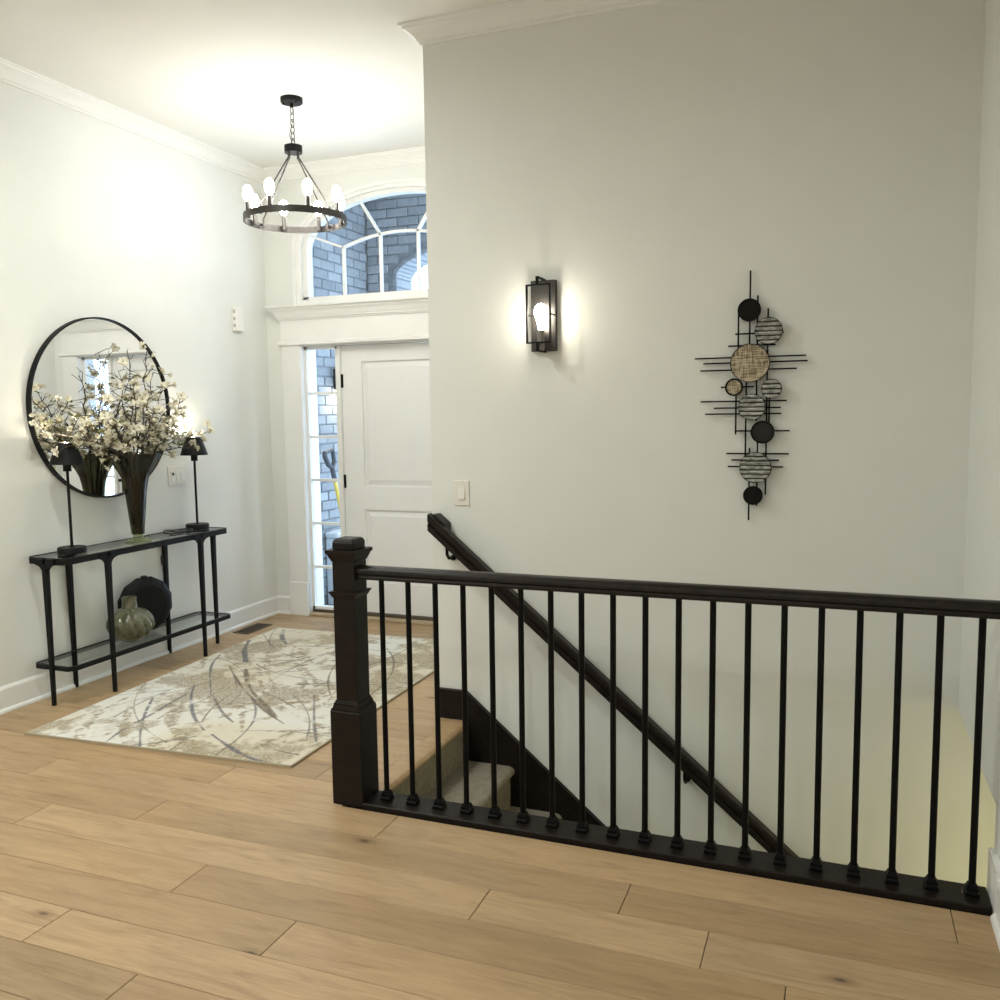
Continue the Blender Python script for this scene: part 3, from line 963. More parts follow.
# ================================================================== TABLE LAMPS
def table_lamp(x, y, label):
    z = TZ
    t = thing('table_lamp', (x, y, z), label, 'lamp', 'pair of black table lamps on the console')
    b = MB(); b.lathe([(0.070, z), (0.073, z + 0.003), (0.073, z + 0.028), (0.070, z + 0.032), (0.0, z + 0.032)], x, y, 40); b.build('base', M['blackmetal'], t, smooth=True)
    b = MB(); b.cyl((x, y, z + 0.030), (x, y, z + 0.445), 0.0075, n=12); b.build('stem', M['blackmetal'], t, smooth=True)
    b = MB(); b.lathe([(0.0, z + 0.440), (0.021, z + 0.440), (0.021, z + 0.478), (0.0, z + 0.478)], x, y, 24); b.build('socket', M['blackmetal'], t, smooth=True)
    b = MB(); b.lathe([(0.0865, z + 0.478), (0.049, z + 0.594), (0.047, z + 0.594), (0.0845, z + 0.480)], x, y, 48, closed=True); tag(b.build('lamp_shade', M['blackmetal'], t, smooth=True), 'black tapered metal shade, open on top')
    b = MB(); b.lathe([(0.020, z + 0.4805), (0.0846, z + 0.4805), (0.0846, z + 0.4835), (0.020, z + 0.4835)], x, y, 40, closed=True); b.build('shade_base', M['blackmetal'], t, smooth=True)
    b = MB()
    b.lathe([(0.0, z + 0.478), (0.013, z + 0.482), (0.026, z + 0.530), (0.031, z + 0.560), (0.025, z + 0.582), (0.011, z + 0.593), (0.0, z + 0.595)], x, y, 20)
    b.build('bulb', M['lamp_bulb'], t, smooth=True)
    b = MB()
    for k in range(3):
        a = 2 * math.pi * k / 3
        b.cyl((x + 0.019 * math.cos(a), y + 0.019 * math.sin(a), z + 0.486), (x + 0.080 * math.cos(a), y + 0.083 * math.sin(a), z + 0.490), 0.002, n=6)
    b.build('shade_spider', M['blackmetal'], t)
    return t
table_lamp(-3.850, 3.552, 'black table lamp at the near end of the console table')
lamp_b = table_lamp(-3.872, 4.577, 'black table lamp at the far end of the console, by the flowers')
b = MB()
pts = []
for i in range(26):
    a = 2 * math.pi * i / 25 * 1.0 - 1.2
    pts.append((-3.868 + 0.052 * math.cos(a), 4.420 + 0.085 * math.sin(a), TZ + 0.006 + 0.0002 * i))
pts = [(-3.885, 4.508, TZ + 0.008)] + pts + [(-3.93, 4.41, TZ + 0.01), (-3.978, 4.392, TZ + 0.008), (-3.988, 4.388, TZ - 0.02), (-3.984, 4.376, 0.62), (-3.986, 4.377, 0.50), (-3.984, 4.378, 0.06)]
lb = MB(); lb.tube(pts, 0.0036, 6); lb.build('power_cord', M['black_plastic'], lamp_b, smooth=True)
MB().box(-3.996, 4.366, 0.575, -3.976, 4.390, 0.635).build('inline_switch', M['black_plastic'], lamp_b, bevel=0.004)

# ================================================================== VASES
# tall flared glass vase
VX, VY = -3.822, 4.005
gv = thing('flower_vase', (VX, VY, TZ), 'tall flared smoky glass vase on the console table', 'vase')
b = MB()
flut = lambda r, z, t: r * (1 + 0.02 * math.cos(12 * t))
outp = [(0.036, 0.829), (0.039, 0.86), (0.045, 0.92), (0.053, 1.00), (0.060, 1.07), (0.067, 1.12), (0.076, 1.16), (0.095, 1.20), (0.120, 1.24), (0.142, 1.275), (0.152, 1.30)]
inp = [(r - 0.005, z) for r, z in outp[::-1]]
b.lathe(outp + inp, VX, VY, 60, closed=False, fn=flut)
b.build('vase_body', M['smoke'], gv, smooth=True)
b = MB(); b.lathe([(0.0, TZ), (0.072, TZ), (0.074, TZ + 0.004), (0.055, TZ + 0.012), (0.032, TZ + 0.020), (0.026, TZ + 0.030), (0.030, TZ + 0.044), (0.0, TZ + 0.046)], VX, VY, 48)
tag(b.build('vase_foot', M['greenfoot'], gv, smooth=True), 'clear green glass foot')
# swirled green ceramic vase on the shelf
gx, gy = -3.830, 3.918
m = NT('green_glaze')
v = m.coords()
f = m.noise(v, 24.0, 3, 0.5, 0.8)
m.base(m.ramp(f, [(0.25, (0.05, 0.052, 0.028)), (0.5, (0.105, 0.105, 0.06)), (0.8, (0.20, 0.19, 0.12))]))
m.b.inputs['Roughness'].default_value = 0.12
m.b.inputs['Coat Weight'].default_value = 0.5
sv = thing('swirl_vase', (gx, gy, SZ), 'round sage green glazed vase with swirling ridges on lower shelf', 'vase')
b = MB()
pr = []
for i in range(27):
    a = -math.pi / 2 * 0.80 + (math.pi / 2 * 0.80 + math.pi / 2 * 0.76) * i / 26
    pr.append((0.120 * math.cos(a) ** 0.92, SZ + 0.098 + 0.104 * math.sin(a)))
def swirl(r, z, t):
    h = (z - SZ) / 0.2
    amp = 0.015 * max(0.0, math.sin(math.pi * min(max(h, 0), 1)))
    w = 13 * t + 9.0 * h
    return r - 0.006 + amp * (abs(math.cos(w / 2)) ** 0.6) * 1.3
b.lathe([(0.05, SZ)] + pr, gx, gy, 108, fn=swirl)
b.build('vase_body', m.mat, sv, smooth=True)
zn = pr[-1][1]
b = MB(); b.lathe([(0.048, zn - 0.006), (0.042, zn + 0.008), (0.040, zn + 0.045), (0.044, zn + 0.058), (0.040, zn + 0.062), (0.036, zn + 0.058), (0.034, zn + 0.02), (0.0, zn + 0.018)], gx, gy, 40)
b.build('vase_neck', m.mat, sv, smooth=True)
# black faceted disc vase
dxp, dyp, dr = -3.895, 4.11, 0.172
dz = SZ + 0.002 + dr * math.cos(math.pi / 12)
dv = thing('disc_vase', (dxp, dyp, SZ), 'black faceted disc-shaped vase behind the green vase on shelf', 'vase')
b = MB()
rings = [(-0.040, 0.70), (-0.030, 0.86), (-0.012, 0.99), (0.0, 1.0), (0.012, 0.99), (0.030, 0.86), (0.042, 0.70)]
vs, fs = [], []
n = 12
for xo, sc in rings:
    for i in range(n):
        t = 2 * math.pi * (i + 0.5) / n
        vs.append((dxp + xo, dyp + dr * sc * math.cos(t), dz + dr * sc * math.sin(t)))
for k in range(len(rings) - 1):
    for i in range(n):
        j = (i + 1) % n
        fs.append((k * n + i, k * n + j, (k + 1) * n + j, (k + 1) * n + i))
fs += [tuple(range(n)), tuple(range((len(rings) - 1) * n, len(rings) * n))]
ra = math.radians(-20)
vs = [(dxp + (p[0] - dxp) * math.cos(ra) - (p[1] - dyp) * math.sin(ra), dyp + (p[0] - dxp) * math.sin(ra) + (p[1] - dyp) * math.cos(ra), p[2]) for p in vs]
b.add(vs, fs); b.build('vase_body', M['blackmetal'], dv)
b = MB(); b.lathe([(0.026, dz + dr * 0.93), (0.020, dz + dr * 0.99), (0.019, dz + dr * 1.01), (0.015, dz + dr * 1.01), (0.0, dz + dr * 0.97)], dxp, dyp, 20); b.build('vase_mouth', M['blackmetal'], dv, smooth=True)

# ================================================================== MAGNOLIA BRANCHES
rf = random.Random(21)
def petal_mesh(bm_, az, tilt, L, w, mi, z0=0.0, curl=0.35):
    ca, sa = math.cos(az), math.sin(az)
    prof = [(0.0, 0.12), (0.35, 0.75), (0.7, 1.0), (0.92, 0.62), (1.0, 0.12)]
    vs = []
    for t, ww in prof:
        r = L * t * math.cos(tilt + curl * t * -0.6)
        z = z0 + L * t * math.sin(tilt + curl * t * -0.6)
        for s in (-1, 0, 1):
            o = s * w * ww / 2
            cup = abs(s) * 0.18 * w * ww
            vs.append((ca * r - sa * o, sa * r + ca * o, z + cup))
    fs = []
    for k in range(4):
        for s in range(2):
            a = k * 3 + s
            fs.append((a, a + 1, a + 4, a + 3))
    bm_.add(vs, fs, mi)
def blossom_mesh(kind):
    b = MB()
    if kind < 3:
        tilts = [(0.35, 5), (0.85, 4)] if kind == 0 else ([(0.65, 5), (1.05, 4)] if kind == 1 else [(0.15, 6), (0.7, 3)])
        for tl, n_ in tilts:
            for i in range(n_):
                petal_mesh(b, 2 * math.pi * (i + rf.uniform(-.2, .2) + (0.5 if tl > .6 else 0)) / n_, tl + rf.uniform(-.15, .15), 0.036 * rf.uniform(.85, 1.1), 0.026, 0, 0.004)
        b.cyl((0, 0, 0.0), (0, 0, 0.014), 0.005, 0.003, 6, 1)
    else:                                    # closed bud
        for i in range(4):
            petal_mesh(b, 2 * math.pi * i / 4, 1.35, 0.036, 0.022, 0, 0.003, 0.5)
    for i in range(3):
        petal_mesh(b, 2 * math.pi * i / 3 + .3, 0.3, 0.016, 0.011, 1, 0.0)
    b.cyl((0, 0, -0.012), (0, 0, 0.004), 0.0022, 0.004, 5, 1)
    o = b.build('blossom', [M['petal'], M['sepal']])
    me = o.data
    bpy.data.objects.remove(o)
    return me
BLOS = [blossom_mesh(k) for k in (0, 1, 2, 3)]
def leaf_mesh():
    b = MB()
    petal_mesh(b, 0, 0.5, 0.046, 0.020, 0)
    petal_mesh(b, 2.6, 0.4, 0.038, 0.017, 0)
    o = b.build('leaf', M['leaf']); me = o.data; bpy.data.objects.remove(o)
    return me
LEAF = leaf_mesh()
TIPS = [(-3.86, 3.43, 1.451), (-3.8, 3.485, 1.577), (-3.68, 3.441, 1.457), (-3.72, 3.697, 1.614), (-3.84, 3.945, 1.767), (-3.8, 4.13, 1.901), (-3.88, 4.068, 1.843), (-3.6, 3.816, 1.69),
        (-3.76, 4.193, 1.68), (-3.82, 4.465, 1.613), (-3.84, 4.701, 1.408), (-3.72, 4.436, 1.326), (-3.62, 4.151, 1.443), (-3.52, 3.853, 1.52), (-3.56, 3.589, 1.469), (-3.6, 3.449, 1.385),
        (-3.86, 3.752, 1.541), (-3.9, 4.271, 1.782), (-3.88, 4.387, 1.564), (-3.78, 3.47, 1.36)]
BLAB = ['long low magnolia branch reaching left past the mirror edge', 'magnolia branch fanning up and left in front of the mirror',
        'magnolia branch leaning forward and left above the near lamp', 'magnolia branch rising left of centre in front of the mirror',
        'tall magnolia branch standing just left of the vase centre', 'tallest magnolia branch, its tip near the top right of mirror',
        'second tallest magnolia branch, close to the mirror glass', 'upright magnolia branch at the front centre of the bouquet',
        'middle-height magnolia branch just right of the vase centre', 'magnolia branch spreading up and right past the mirror edge',
        'long magnolia branch reaching right above the far lamp', 'low drooping magnolia branch in front of the far lamp shade',
        'magnolia branch leaning forward on the right of the bouquet', 'magnolia branch leaning out towards the room at the centre',
        'short magnolia branch at the front left of the bouquet', 'low magnolia branch at front left, just above the near lamp shade',
        'short magnolia branch on the left, tucked against the mirror', 'tall magnolia branch on the right, close to the mirror glass',
        'magnolia branch on the right, tucked behind the outer ones', 'lowest magnolia branch on the left, behind the near lamp']
XMIN = -3.945
def clampx(p): return Vector((max(p.x, XMIN), p.y, p.z))
for bi, tip in enumerate(TIPS):
    tip = Vector(tip)
    base = Vector((VX + rf.uniform(-.012, .012), VY + rf.uniform(-.012, .012), 0.86))
    dxy = Vector((tip.x - VX, tip.y - VY))
    dl = max(dxy.length, 1e-4)
    mid = Vector((VX + dxy.x / dl * min(0.105, dl * 0.45), VY + dxy.y / dl * min(0.105, dl * 0.45), 1.27 + rf.uniform(-.005, .02)))
    br = thing('magnolia_branch', (VX, VY, 0.86), BLAB[bi], 'branch', 'magnolia branches in the glass vase')
    ctl = mid + Vector((dxy.x * 0.25, dxy.y * 0.25, (tip.z - mid.z) * 0.55 + 0.02))
    path = [base, base.lerp(mid, 0.5) + Vector((0, 0, 0.02)), mid]
    steps = 9
    for i in range(1, steps + 1):
        t = i / steps
        p = mid * (1 - t) ** 2 + ctl * 2 * t * (1 - t) + tip * t * t
        p += Vector((rf.uniform(-1, 1), rf.uniform(-1, 1), rf.uniform(-1, 1))) * 0.010
        path.append(clampx(p))
    b = MB()
    rad = [0.0050] * 3 + [0.0050 - 0.0032 * i / steps for i in range(1, steps + 1)]
    b.tube(path, rad, 5)
    spots = []
    for i in range(3, len(path)):
        for q in range(3 if i < len(path) - 1 else 2):
            if rf.random() < 0.85:
                d = Vector((rf.uniform(-1, 1), rf.uniform(-1, 1), rf.uniform(-.3, 1))).normalized()
                L = rf.uniform(0.035, 0.095)
                e = clampx(path[i] + d * L)
                k = clampx(path[i] + d * L * .5 + Vector((rf.uniform(-1, 1), rf.uniform(-1, 1), rf.uniform(-1, 1))) * .008)
                b.tube([path[i], k, e], [0.0024, 0.0019, 0.0012], 4)
                if rf.random() < 0.5:
                    e2 = clampx(k + Vector((rf.uniform(-1, 1), rf.uniform(-1, 1), rf.uniform(-.2, 1))).normalized() * 0.035)
                    b.tube([k, e2], [0.0016, 0.0010], 4)
                spots.append((e, d, i))
    b.build('stem', M['twig'], br)
    org = Vector(br.location)
    for e, d, i in spots:
        high = (e.z - 1.30) / 0.5
        if rf.random() > 0.74 - 0.30 * max(0, high): 
            continue
        me = BLOS[rf.choice((0, 0, 1, 1, 2, 3))]
        isleaf = rf.random() < 0.30
        o = bpy.data.objects.new('leaf' if isleaf else 'blossom', LEAF if isleaf else me)
        COL.objects.link(o)
        o.parent = br
        ee = Vector((max(e.x, XMIN + 0.012), e.y, e.z))
        o.location = ee - org
        dd = (d + Vector((rf.uniform(-.6, .9), rf.uniform(-.9, .3), rf.uniform(-.2, .7)))).normalized()
        if ee.x < XMIN + 0.05: dd.x = abs(dd.x) + .3
        o.rotation_euler = dd.to_track_quat('Z', 'Y').to_euler()
        s_ = rf.uniform(0.62, 1.02)
        o.scale = (s_, s_, s_)

# ================================================================== CHANDELIER
HX, HY = -2.925, 4.40
RZ, RR = 2.622, 0.290
ch = thing('chandelier', (HX, HY, CEIL), 'dark bronze wagon-wheel chandelier with eight lit candle bulbs', 'chandelier')
b = MB(); b.lathe([(0.0, CEIL - 0.001), (0.062, CEIL - 0.001), (0.062, CEIL - 0.024), (0.058, CEIL - 0.028), (0.0, CEIL - 0.030)], HX, HY, 40); b.build('canopy', M['blackmetal'], ch, smooth=True)
b = MB(); b.cyl((HX, HY, CEIL - 0.050), (HX, HY, CEIL - 0.030), 0.010, n=12); b.build('canopy_loop', M['blackmetal'], ch, smooth=True)
for s in (-1, 1):
    b = MB(); b.cyl((HX + s * 0.042, HY - 0.02, CEIL - 0.037), (HX + s * 0.042, HY - 0.02, CEIL - 0.028), 0.006, n=10)
    b.build('canopy_screw', M['blackmetal'], ch, smooth=True)
ZH = 3.030
zc = CEIL - 0.050
nl = 6
ll = (zc - ZH) / nl
for i in range(nl):
    z1, z0_ = zc - i * ll + 0.006, zc - (i + 1) * ll - 0.006
    hh = (z1 - z0_) / 2
    pts = []
    for k in range(16):
        t = 2 * math.pi * k / 16
        o_, zz_ = 0.011 * math.cos(t), (z1 + z0_) / 2 + hh * math.sin(t)
        a = i % 2
        pts.append((HX + (o_ if a else o_ * .4), HY + (0 if a else o_ * .9), zz_))
    b = MB(); b.tube(pts, 0.0025, 6, closed=True); b.build('chain_link', M['bronze'], ch, smooth=True)
b = MB(); b.tube([(HX, HY, zc), (HX + .02, HY - .01, zc - .06), (HX - .012, HY + .005, zc - .10), (HX - .022, HY, zc - .15), (HX, HY, ZH)], 0.0018, 5); b.build('cord', M['bronze'], ch, smooth=True)
b = MB(); b.lathe([(0.0, ZH), (0.050, ZH), (0.050, ZH - 0.040), (0.0, ZH - 0.040)], HX, HY, 32); b.build('hub', M['blackmetal'], ch, smooth=True)
for k in range(4):
    a = math.radians(78.5 + 90 * k)
    p0 = Vector((HX + 0.036 * math.cos(a), HY + 0.036 * math.sin(a), ZH - 0.035))
    p1 = Vector((HX + (RR - 0.028) * math.cos(a), HY + (RR - 0.028) * math.sin(a), RZ + 0.035))
    b = MB()
    b.cyl(p0, p0 - Vector((0, 0, 0.03)), 0.008, n=10)
    b.tube([p0 - Vector((0, 0, .03)), p1], 0.0045, 8)
    b.cyl(p1, p1 - Vector((0, 0, 0.05)), 0.006, n=8)
    b.cyl(p1 + Vector((0, 0, -.03)), (HX + (RR - 0.008) * math.cos(a), HY + (RR - 0.008) * math.sin(a), RZ + 0.005), 0.006, n=8)
    b.build('arm', M['bronze'], ch, smooth=True)
b = MB(); b.lathe([(RR, RZ + 0.018), (RR, RZ - 0.018), (RR - 0.007, RZ - 0.018), (RR - 0.007, RZ + 0.018)], HX, HY, 96, closed=True); b.build('ring', M['bronze'], ch, smooth=True)
for k in range(8):
    a = math.radians(3.5 + 45 * k)
    x, y = HX + (RR - 0.024) * math.cos(a), HY + (RR - 0.024) * math.sin(a)
    b = MB(); b.cyl((x, y, RZ - 0.012), (x, y, RZ + 0.074), 0.0125, n=14)
    b.box(x - .004, y - .004, RZ - 0.012, x + .004, y + .004, RZ - 0.006)
    b.cyl((x, y, RZ), (HX + (RR - 0.004) * math.cos(a), HY + (RR - 0.004) * math.sin(a), RZ), 0.006, n=8)
    so = b.build('candle_socket', M['bronze'], ch, smooth=True)
    b = MB(); b.lathe([(0.0, RZ + 0.074), (0.010, RZ + 0.076), (0.021, RZ + 0.092), (0.0255, RZ + 0.112), (0.0255, RZ + 0.132), (0.020, RZ + 0.152), (0.009, RZ + 0.163), (0.0, RZ + 0.165)], x, y, 18)
    tag(b.build('bulb', M['bulb'], so, smooth=True), 'lit tubular bulb')

# ================================================================== WALL SCONCE
sx0, sx1, sz0, sz1 = -1.318, -1.200, 1.781, 2.098
scx, scz = -1.257, 1.94
sc = thing('wall_sconce', (scx, YG, scz), 'black open-frame wall sconce with one lit bulb on white wall', 'sconce')
MB().box(sx0, YG - 0.026, sz0, sx1, YG - 0.001, sz1).build('back_plate', simple('sconce_bronze', (0.05, 0.046, 0.044), 0.4, 0.6), sc, bevel=0.002)
fy = YG - 0.105
b = MB()
w = 0.0065
for x in (-1.312, -1.203):
    b.box(x - w / 2, fy, 1.815, x + w / 2, fy + 0.014, 2.068)
for z in (1.815, 2.068):
    b.box(-1.315, fy, z - w / 2, -1.20, fy + 0.014, z + w / 2)
b.build('front_frame', M['iron'], sc)
b = MB()
b.box(scx - 0.007, fy - 0.012, 2.100 - w / 2, scx + 0.007, YG - 0.010, 2.100 + w / 2)
b.box(scx - 0.007, fy - 0.012, 2.066, scx + 0.007, fy - 0.005, 2.098)
b.build('frame_arm', M['iron'], sc)
b = MB()
b.box(scx - 0.007, fy - 0.012, 1.778 - w / 2, scx + 0.007, YG - 0.010, 1.778 + w / 2)
b.box(scx - 0.007, fy - 0.012, 1.780, scx + 0.007, fy - 0.005, 1.818)
b.build('frame_arm', M['iron'], sc)
for x in (-1.312, -1.203):
    b = MB(); b.cyl((x, fy + .012, 1.94), (x, YG - 0.026, 1.94), 0.0035, n=8); b.build('frame_pin', M['iron'], sc)
by = YG - 0.068
b = MB(); b.cyl((scx, by, 1.782), (scx, by, 1.872), 0.016, n=18); b.build('socket', M['steel_inner'], sc, smooth=True)
b = MB(); b.lathe([(0.0, 1.872), (0.012, 1.874), (0.013, 1.886), (0.018, 1.908), (0.027, 1.938), (0.029, 1.954), (0.025, 1.974), (0.013, 1.987), (0.0, 1.990)], scx, by, 24)
tag(b.build('bulb', M['sconce_bulb'], sc, smooth=True), 'lit pear-shaped bulb')

# ================================================================== METAL WALL ART
DISCS = [(-0.356, 1.916, 0.047, 'k'), (-0.278, 1.827, 0.056, 's'), (-0.351, 1.698, 0.08, 't'), (-0.414, 1.599, 0.037, 'u'), (-0.263, 1.589, 0.041, 's'), (-0.341, 1.515, 0.055, 's'),
         (-0.296, 1.41, 0.048, 'g'), (-0.323, 1.261, 0.065, 's'), (-0.331, 1.143, 0.04, 'k')]
VR = [(-0.355, 1.76, 2.079), (-0.324, 1.456, 1.976), (-0.401, 1.754, 1.927), (-0.282, 1.145, 1.921), (-0.272, 1.439, 1.626), (-0.366, 1.297, 1.649), (-0.317, 1.098, 1.44), (-0.349, 1.035, 1.343), (-0.407, 1.4, 1.608)]
HR = [(1.82, -0.413, -0.219), (1.771, -0.441, -0.249), (1.723, -0.579, -0.129), (1.701, -0.544, -0.123), (1.671, -0.556, -0.165), (1.6, -0.469, -0.335), (1.54, -0.554, -0.202), (1.512, -0.498, -0.225),
      (1.487, -0.534, -0.223), (1.415, -0.41, -0.188), (1.319, -0.444, -0.19), (1.292, -0.422, -0.228), (1.264, -0.437, -0.212)]
art = thing('wall_art', (-0.34, YG, 1.55), 'abstract metal wall art of round discs on black rods', 'wall art')
def tan_disc():
    m = NT('woven_tan_metal')
    a = m.noise(m.coords((90, 1, 6), rand=True), 3.0, 2); c = m.noise(m.coords((6, 1, 90), rand=True), 3.0, 2)
    mm = m.n('ShaderNodeMath', _operation='ADD'); m.l(a, mm.inputs[0]); m.l(c, mm.inputs[1])
    m.base(m.ramp(mm.outputs[0], [(0.75, (0.12, 0.085, 0.05)), (1.0, (0.26, 0.20, 0.125)), (1.2, (0.50, 0.43, 0.31))]))
    m.b.inputs['Roughness'].default_value = 0.55; m.b.inputs['Metallic'].default_value = 0.2
    return m.mat
def stripe_disc():
    m = NT('striped_silver_metal')
    nz = m.noise(m.coords((14, 1, 60), rand=True), 3.0, 3)
    m.base(m.ramp(nz, [(0.32, (0.12, 0.12, 0.11)), (0.5, (0.33, 0.335, 0.31)), (0.72, (0.62, 0.63, 0.60))]))
    m.b.inputs['Roughness'].default_value = 0.5; m.b.inputs['Metallic'].default_value = 0.25
    return m.mat
MD = {'k': simple('black_disc', (0.008, 0.0065, 0.006), 0.6, spec=0.15), 'g': simple('charcoal_disc', (0.022, 0.021, 0.02), 0.55, 0.0, spec=0.2), 't': tan_disc(), 's': stripe_disc()}
MD['u'] = MD['t']
for i, (x, z0_, z1) in enumerate(VR):
    b = MB(); b.box(x - .0032, YG - 0.020, z0_, x + .0032, YG - 0.014, z1); b.build('rod', M['iron'], art)
for i, (z, x0_, x1_) in enumerate(HR):
    b = MB(); b.box(x0_, YG - 0.0265, z - .0032, x1_, YG - 0.0205, z + .0032); b.build('rod', M['iron'], art)
for x, z, r, k in DISCS:
    y0_, y1_ = YG - 0.040, YG - 0.027
    rim = 0.007 if k in 'kgu' else 0.0025
    b = MB()
    n = 48
    b.cyl((x, y1_, z), (x, y0_ + 0.004, z), r - rim * 0.5, n=n)
    if k == 's':                             # corrugated face: ridges across the disc
        nr = max(4, int(round(r * 2 / 0.0185)))
        for q in range(nr):
            za = z - r + (q + 0.10) * 2 * r / nr; zb = z - r + (q + 0.90) * 2 * r / nr
            hw = math.sqrt(max(1e-6, (r - rim) ** 2 - max(abs(za - z), abs(zb - z)) ** 2)) if max(abs(za - z), abs(zb - z)) < r - rim else 0.3 * r
            zm = (za + zb) / 2
            hwf = lambda zq: math.sqrt(max(0.0, (r - rim) ** 2 - (zq - z) ** 2))
            rows = [(y0_ + 0.004, za), (y0_ - 0.001, za + 0.15 * (zb - za)), (y0_ - 0.002, zm), (y0_ - 0.001, zb - 0.15 * (zb - za)), (y0_ + 0.004, zb)]
            vs_ = []
            for yy, zq in rows: vs_ += [(x - hwf(zq) - 0.0005, yy, zq), (x + hwf(zq) + 0.0005, yy, zq)]
            b.add(vs_, [(2 * i, 2 * i + 1, 2 * i + 3, 2 * i + 2) for i in range(4)] + [(0, 2, 4, 6, 8), (1, 9, 7, 5, 3)], 1)
    d = b.build('disc', [MD['g'], MD['s']] if k == 's' else MD[k], art)
    b = MB()
    vs, fs = [], []
    for yy, rr in ((y1_, r), (y0_, r), (y0_, r - rim), (y1_, r - rim)):
        for i in range(n):
            t = 2 * math.pi * i / n
            vs.append((x + rr * math.cos(t), yy, z + rr * math.sin(t)))
    for q in range(4):
        for i in range(n):
            j = (i + 1) % n; q2 = (q + 1) % 4
            fs.append((q * n + i, q * n + j, q2 * n + j, q2 * n + i))
    b.add(vs, fs); b.build('disc_rim', M['iron'], d, smooth=True)
b = MB()
for x, z in ((-0.351, 1.698), (-0.323, 1.261)):
    b.cyl((x, YG - 0.03, z), (x, YG - 0.0005, z), 0.006, n=10)
b.build('wall_peg', M['iron'], art)

# ================================================================== SWITCHES, CHIME, VENT
s1 = thing('light_switch', (-1.686, YG, 1.123), 'single white rocker light switch on the stair wall', 'switch')
MB().box(-1.725, YG - 0.006, 1.063, -1.647, YG - 0.0005, 1.184).build('switch_plate', M['ivory_plate'], s1, bevel=0.002)
b = MB(); b.prism([(YG - 0.007, 1.095), (YG - 0.013, 1.095), (YG - 0.007, 1.152)], 'x', -1.702, -1.670); b.build('rocker', M['ivory_plate'], s1)
s2 = thing('light_switch', (XL, 4.552, 1.128), 'wide ivory three-gang switch plate on the left wall above the table', 'switch')
MB().box(XL + 0.0005, 4.469, 1.067, XL + 0.007, 4.634, 1.190).build('switch_plate', M['ivory_plate'], s2, bevel=0.002)
for yy in (4.555, 4.602):
    b = MB(); b.prism([(XL + 0.0075, 1.096), (XL + 0.013, 1.096), (XL + 0.009, 1.162), (XL + 0.0075, 1.162)], 'y', yy - 0.017, yy + 0.017); b.build('rocker', M['white_plastic'], s2)
MB().box(XL + 0.0075, 4.491, 1.096, XL + 0.011, 4.525, 1.162).build('sensor_insert', M['white_plastic'], s2)
MB().box(XL + 0.0112, 4.500, 1.134, XL + 0.014, 4.516, 1.152).build('sensor_window', M['black_plastic'], s2)
dc = thing('door_chime', (XL, 5.225, 2.19), 'small white door chime box high on the left wall', 'door chime')
MB().box(XL + 0.0005, 5.185, 2.108, XL + 0.040, 5.262, 2.279).build('chime_case', M['white_plastic'], dc, bevel=0.003)
for z in (2.145, 2.192, 2.243):
    for q in (-0.008, 0.0, 0.008):
        MB().box(XL + 0.010, 5.1835, z + q - 0.0025, XL + 0.030, 5.1848, z + q + 0.0025).build('sound_slot', M['slot'], dc)
fvt = thing('floor_vent', (-3.858, 5.085, 0), 'dark brown slotted floor register by the far end of the rug', 'floor vent')
vx0, vx1, vy0, vy1 = -3.922, -3.796, 4.945, 5.230
b = MB(); b.box(vx0, vy0, 0.0005, vx0 + .012, vy1, 0.006); b.box(vx1 - .012, vy0, 0.0005, vx1, vy1, 0.006); b.box(vx0, vy0, 0.0005, vx1, vy0 + .012, 0.006); b.box(vx0, vy1 - .012, 0.0005, vx1, vy1, 0.006)
vm = simple('register_bronze', (0.10, 0.075, 0.055), 0.45, 0.4)
b.build('vent_frame', vm, fvt)
MB().box(vx0 + .012, vy0 + .012, 0.0003, vx1 - .012, vy1 - .012, 0.0012).build('vent_well', M['black_plastic'], fvt)
for i in range(16):
    y = vy0 + 0.020 + i * (vy1 - vy0 - 0.040) / 15
    MB().box(vx0 + .012, y - 0.003, 0.0015, vx1 - .012, y + 0.003, 0.0045).build('slat', vm, fvt)

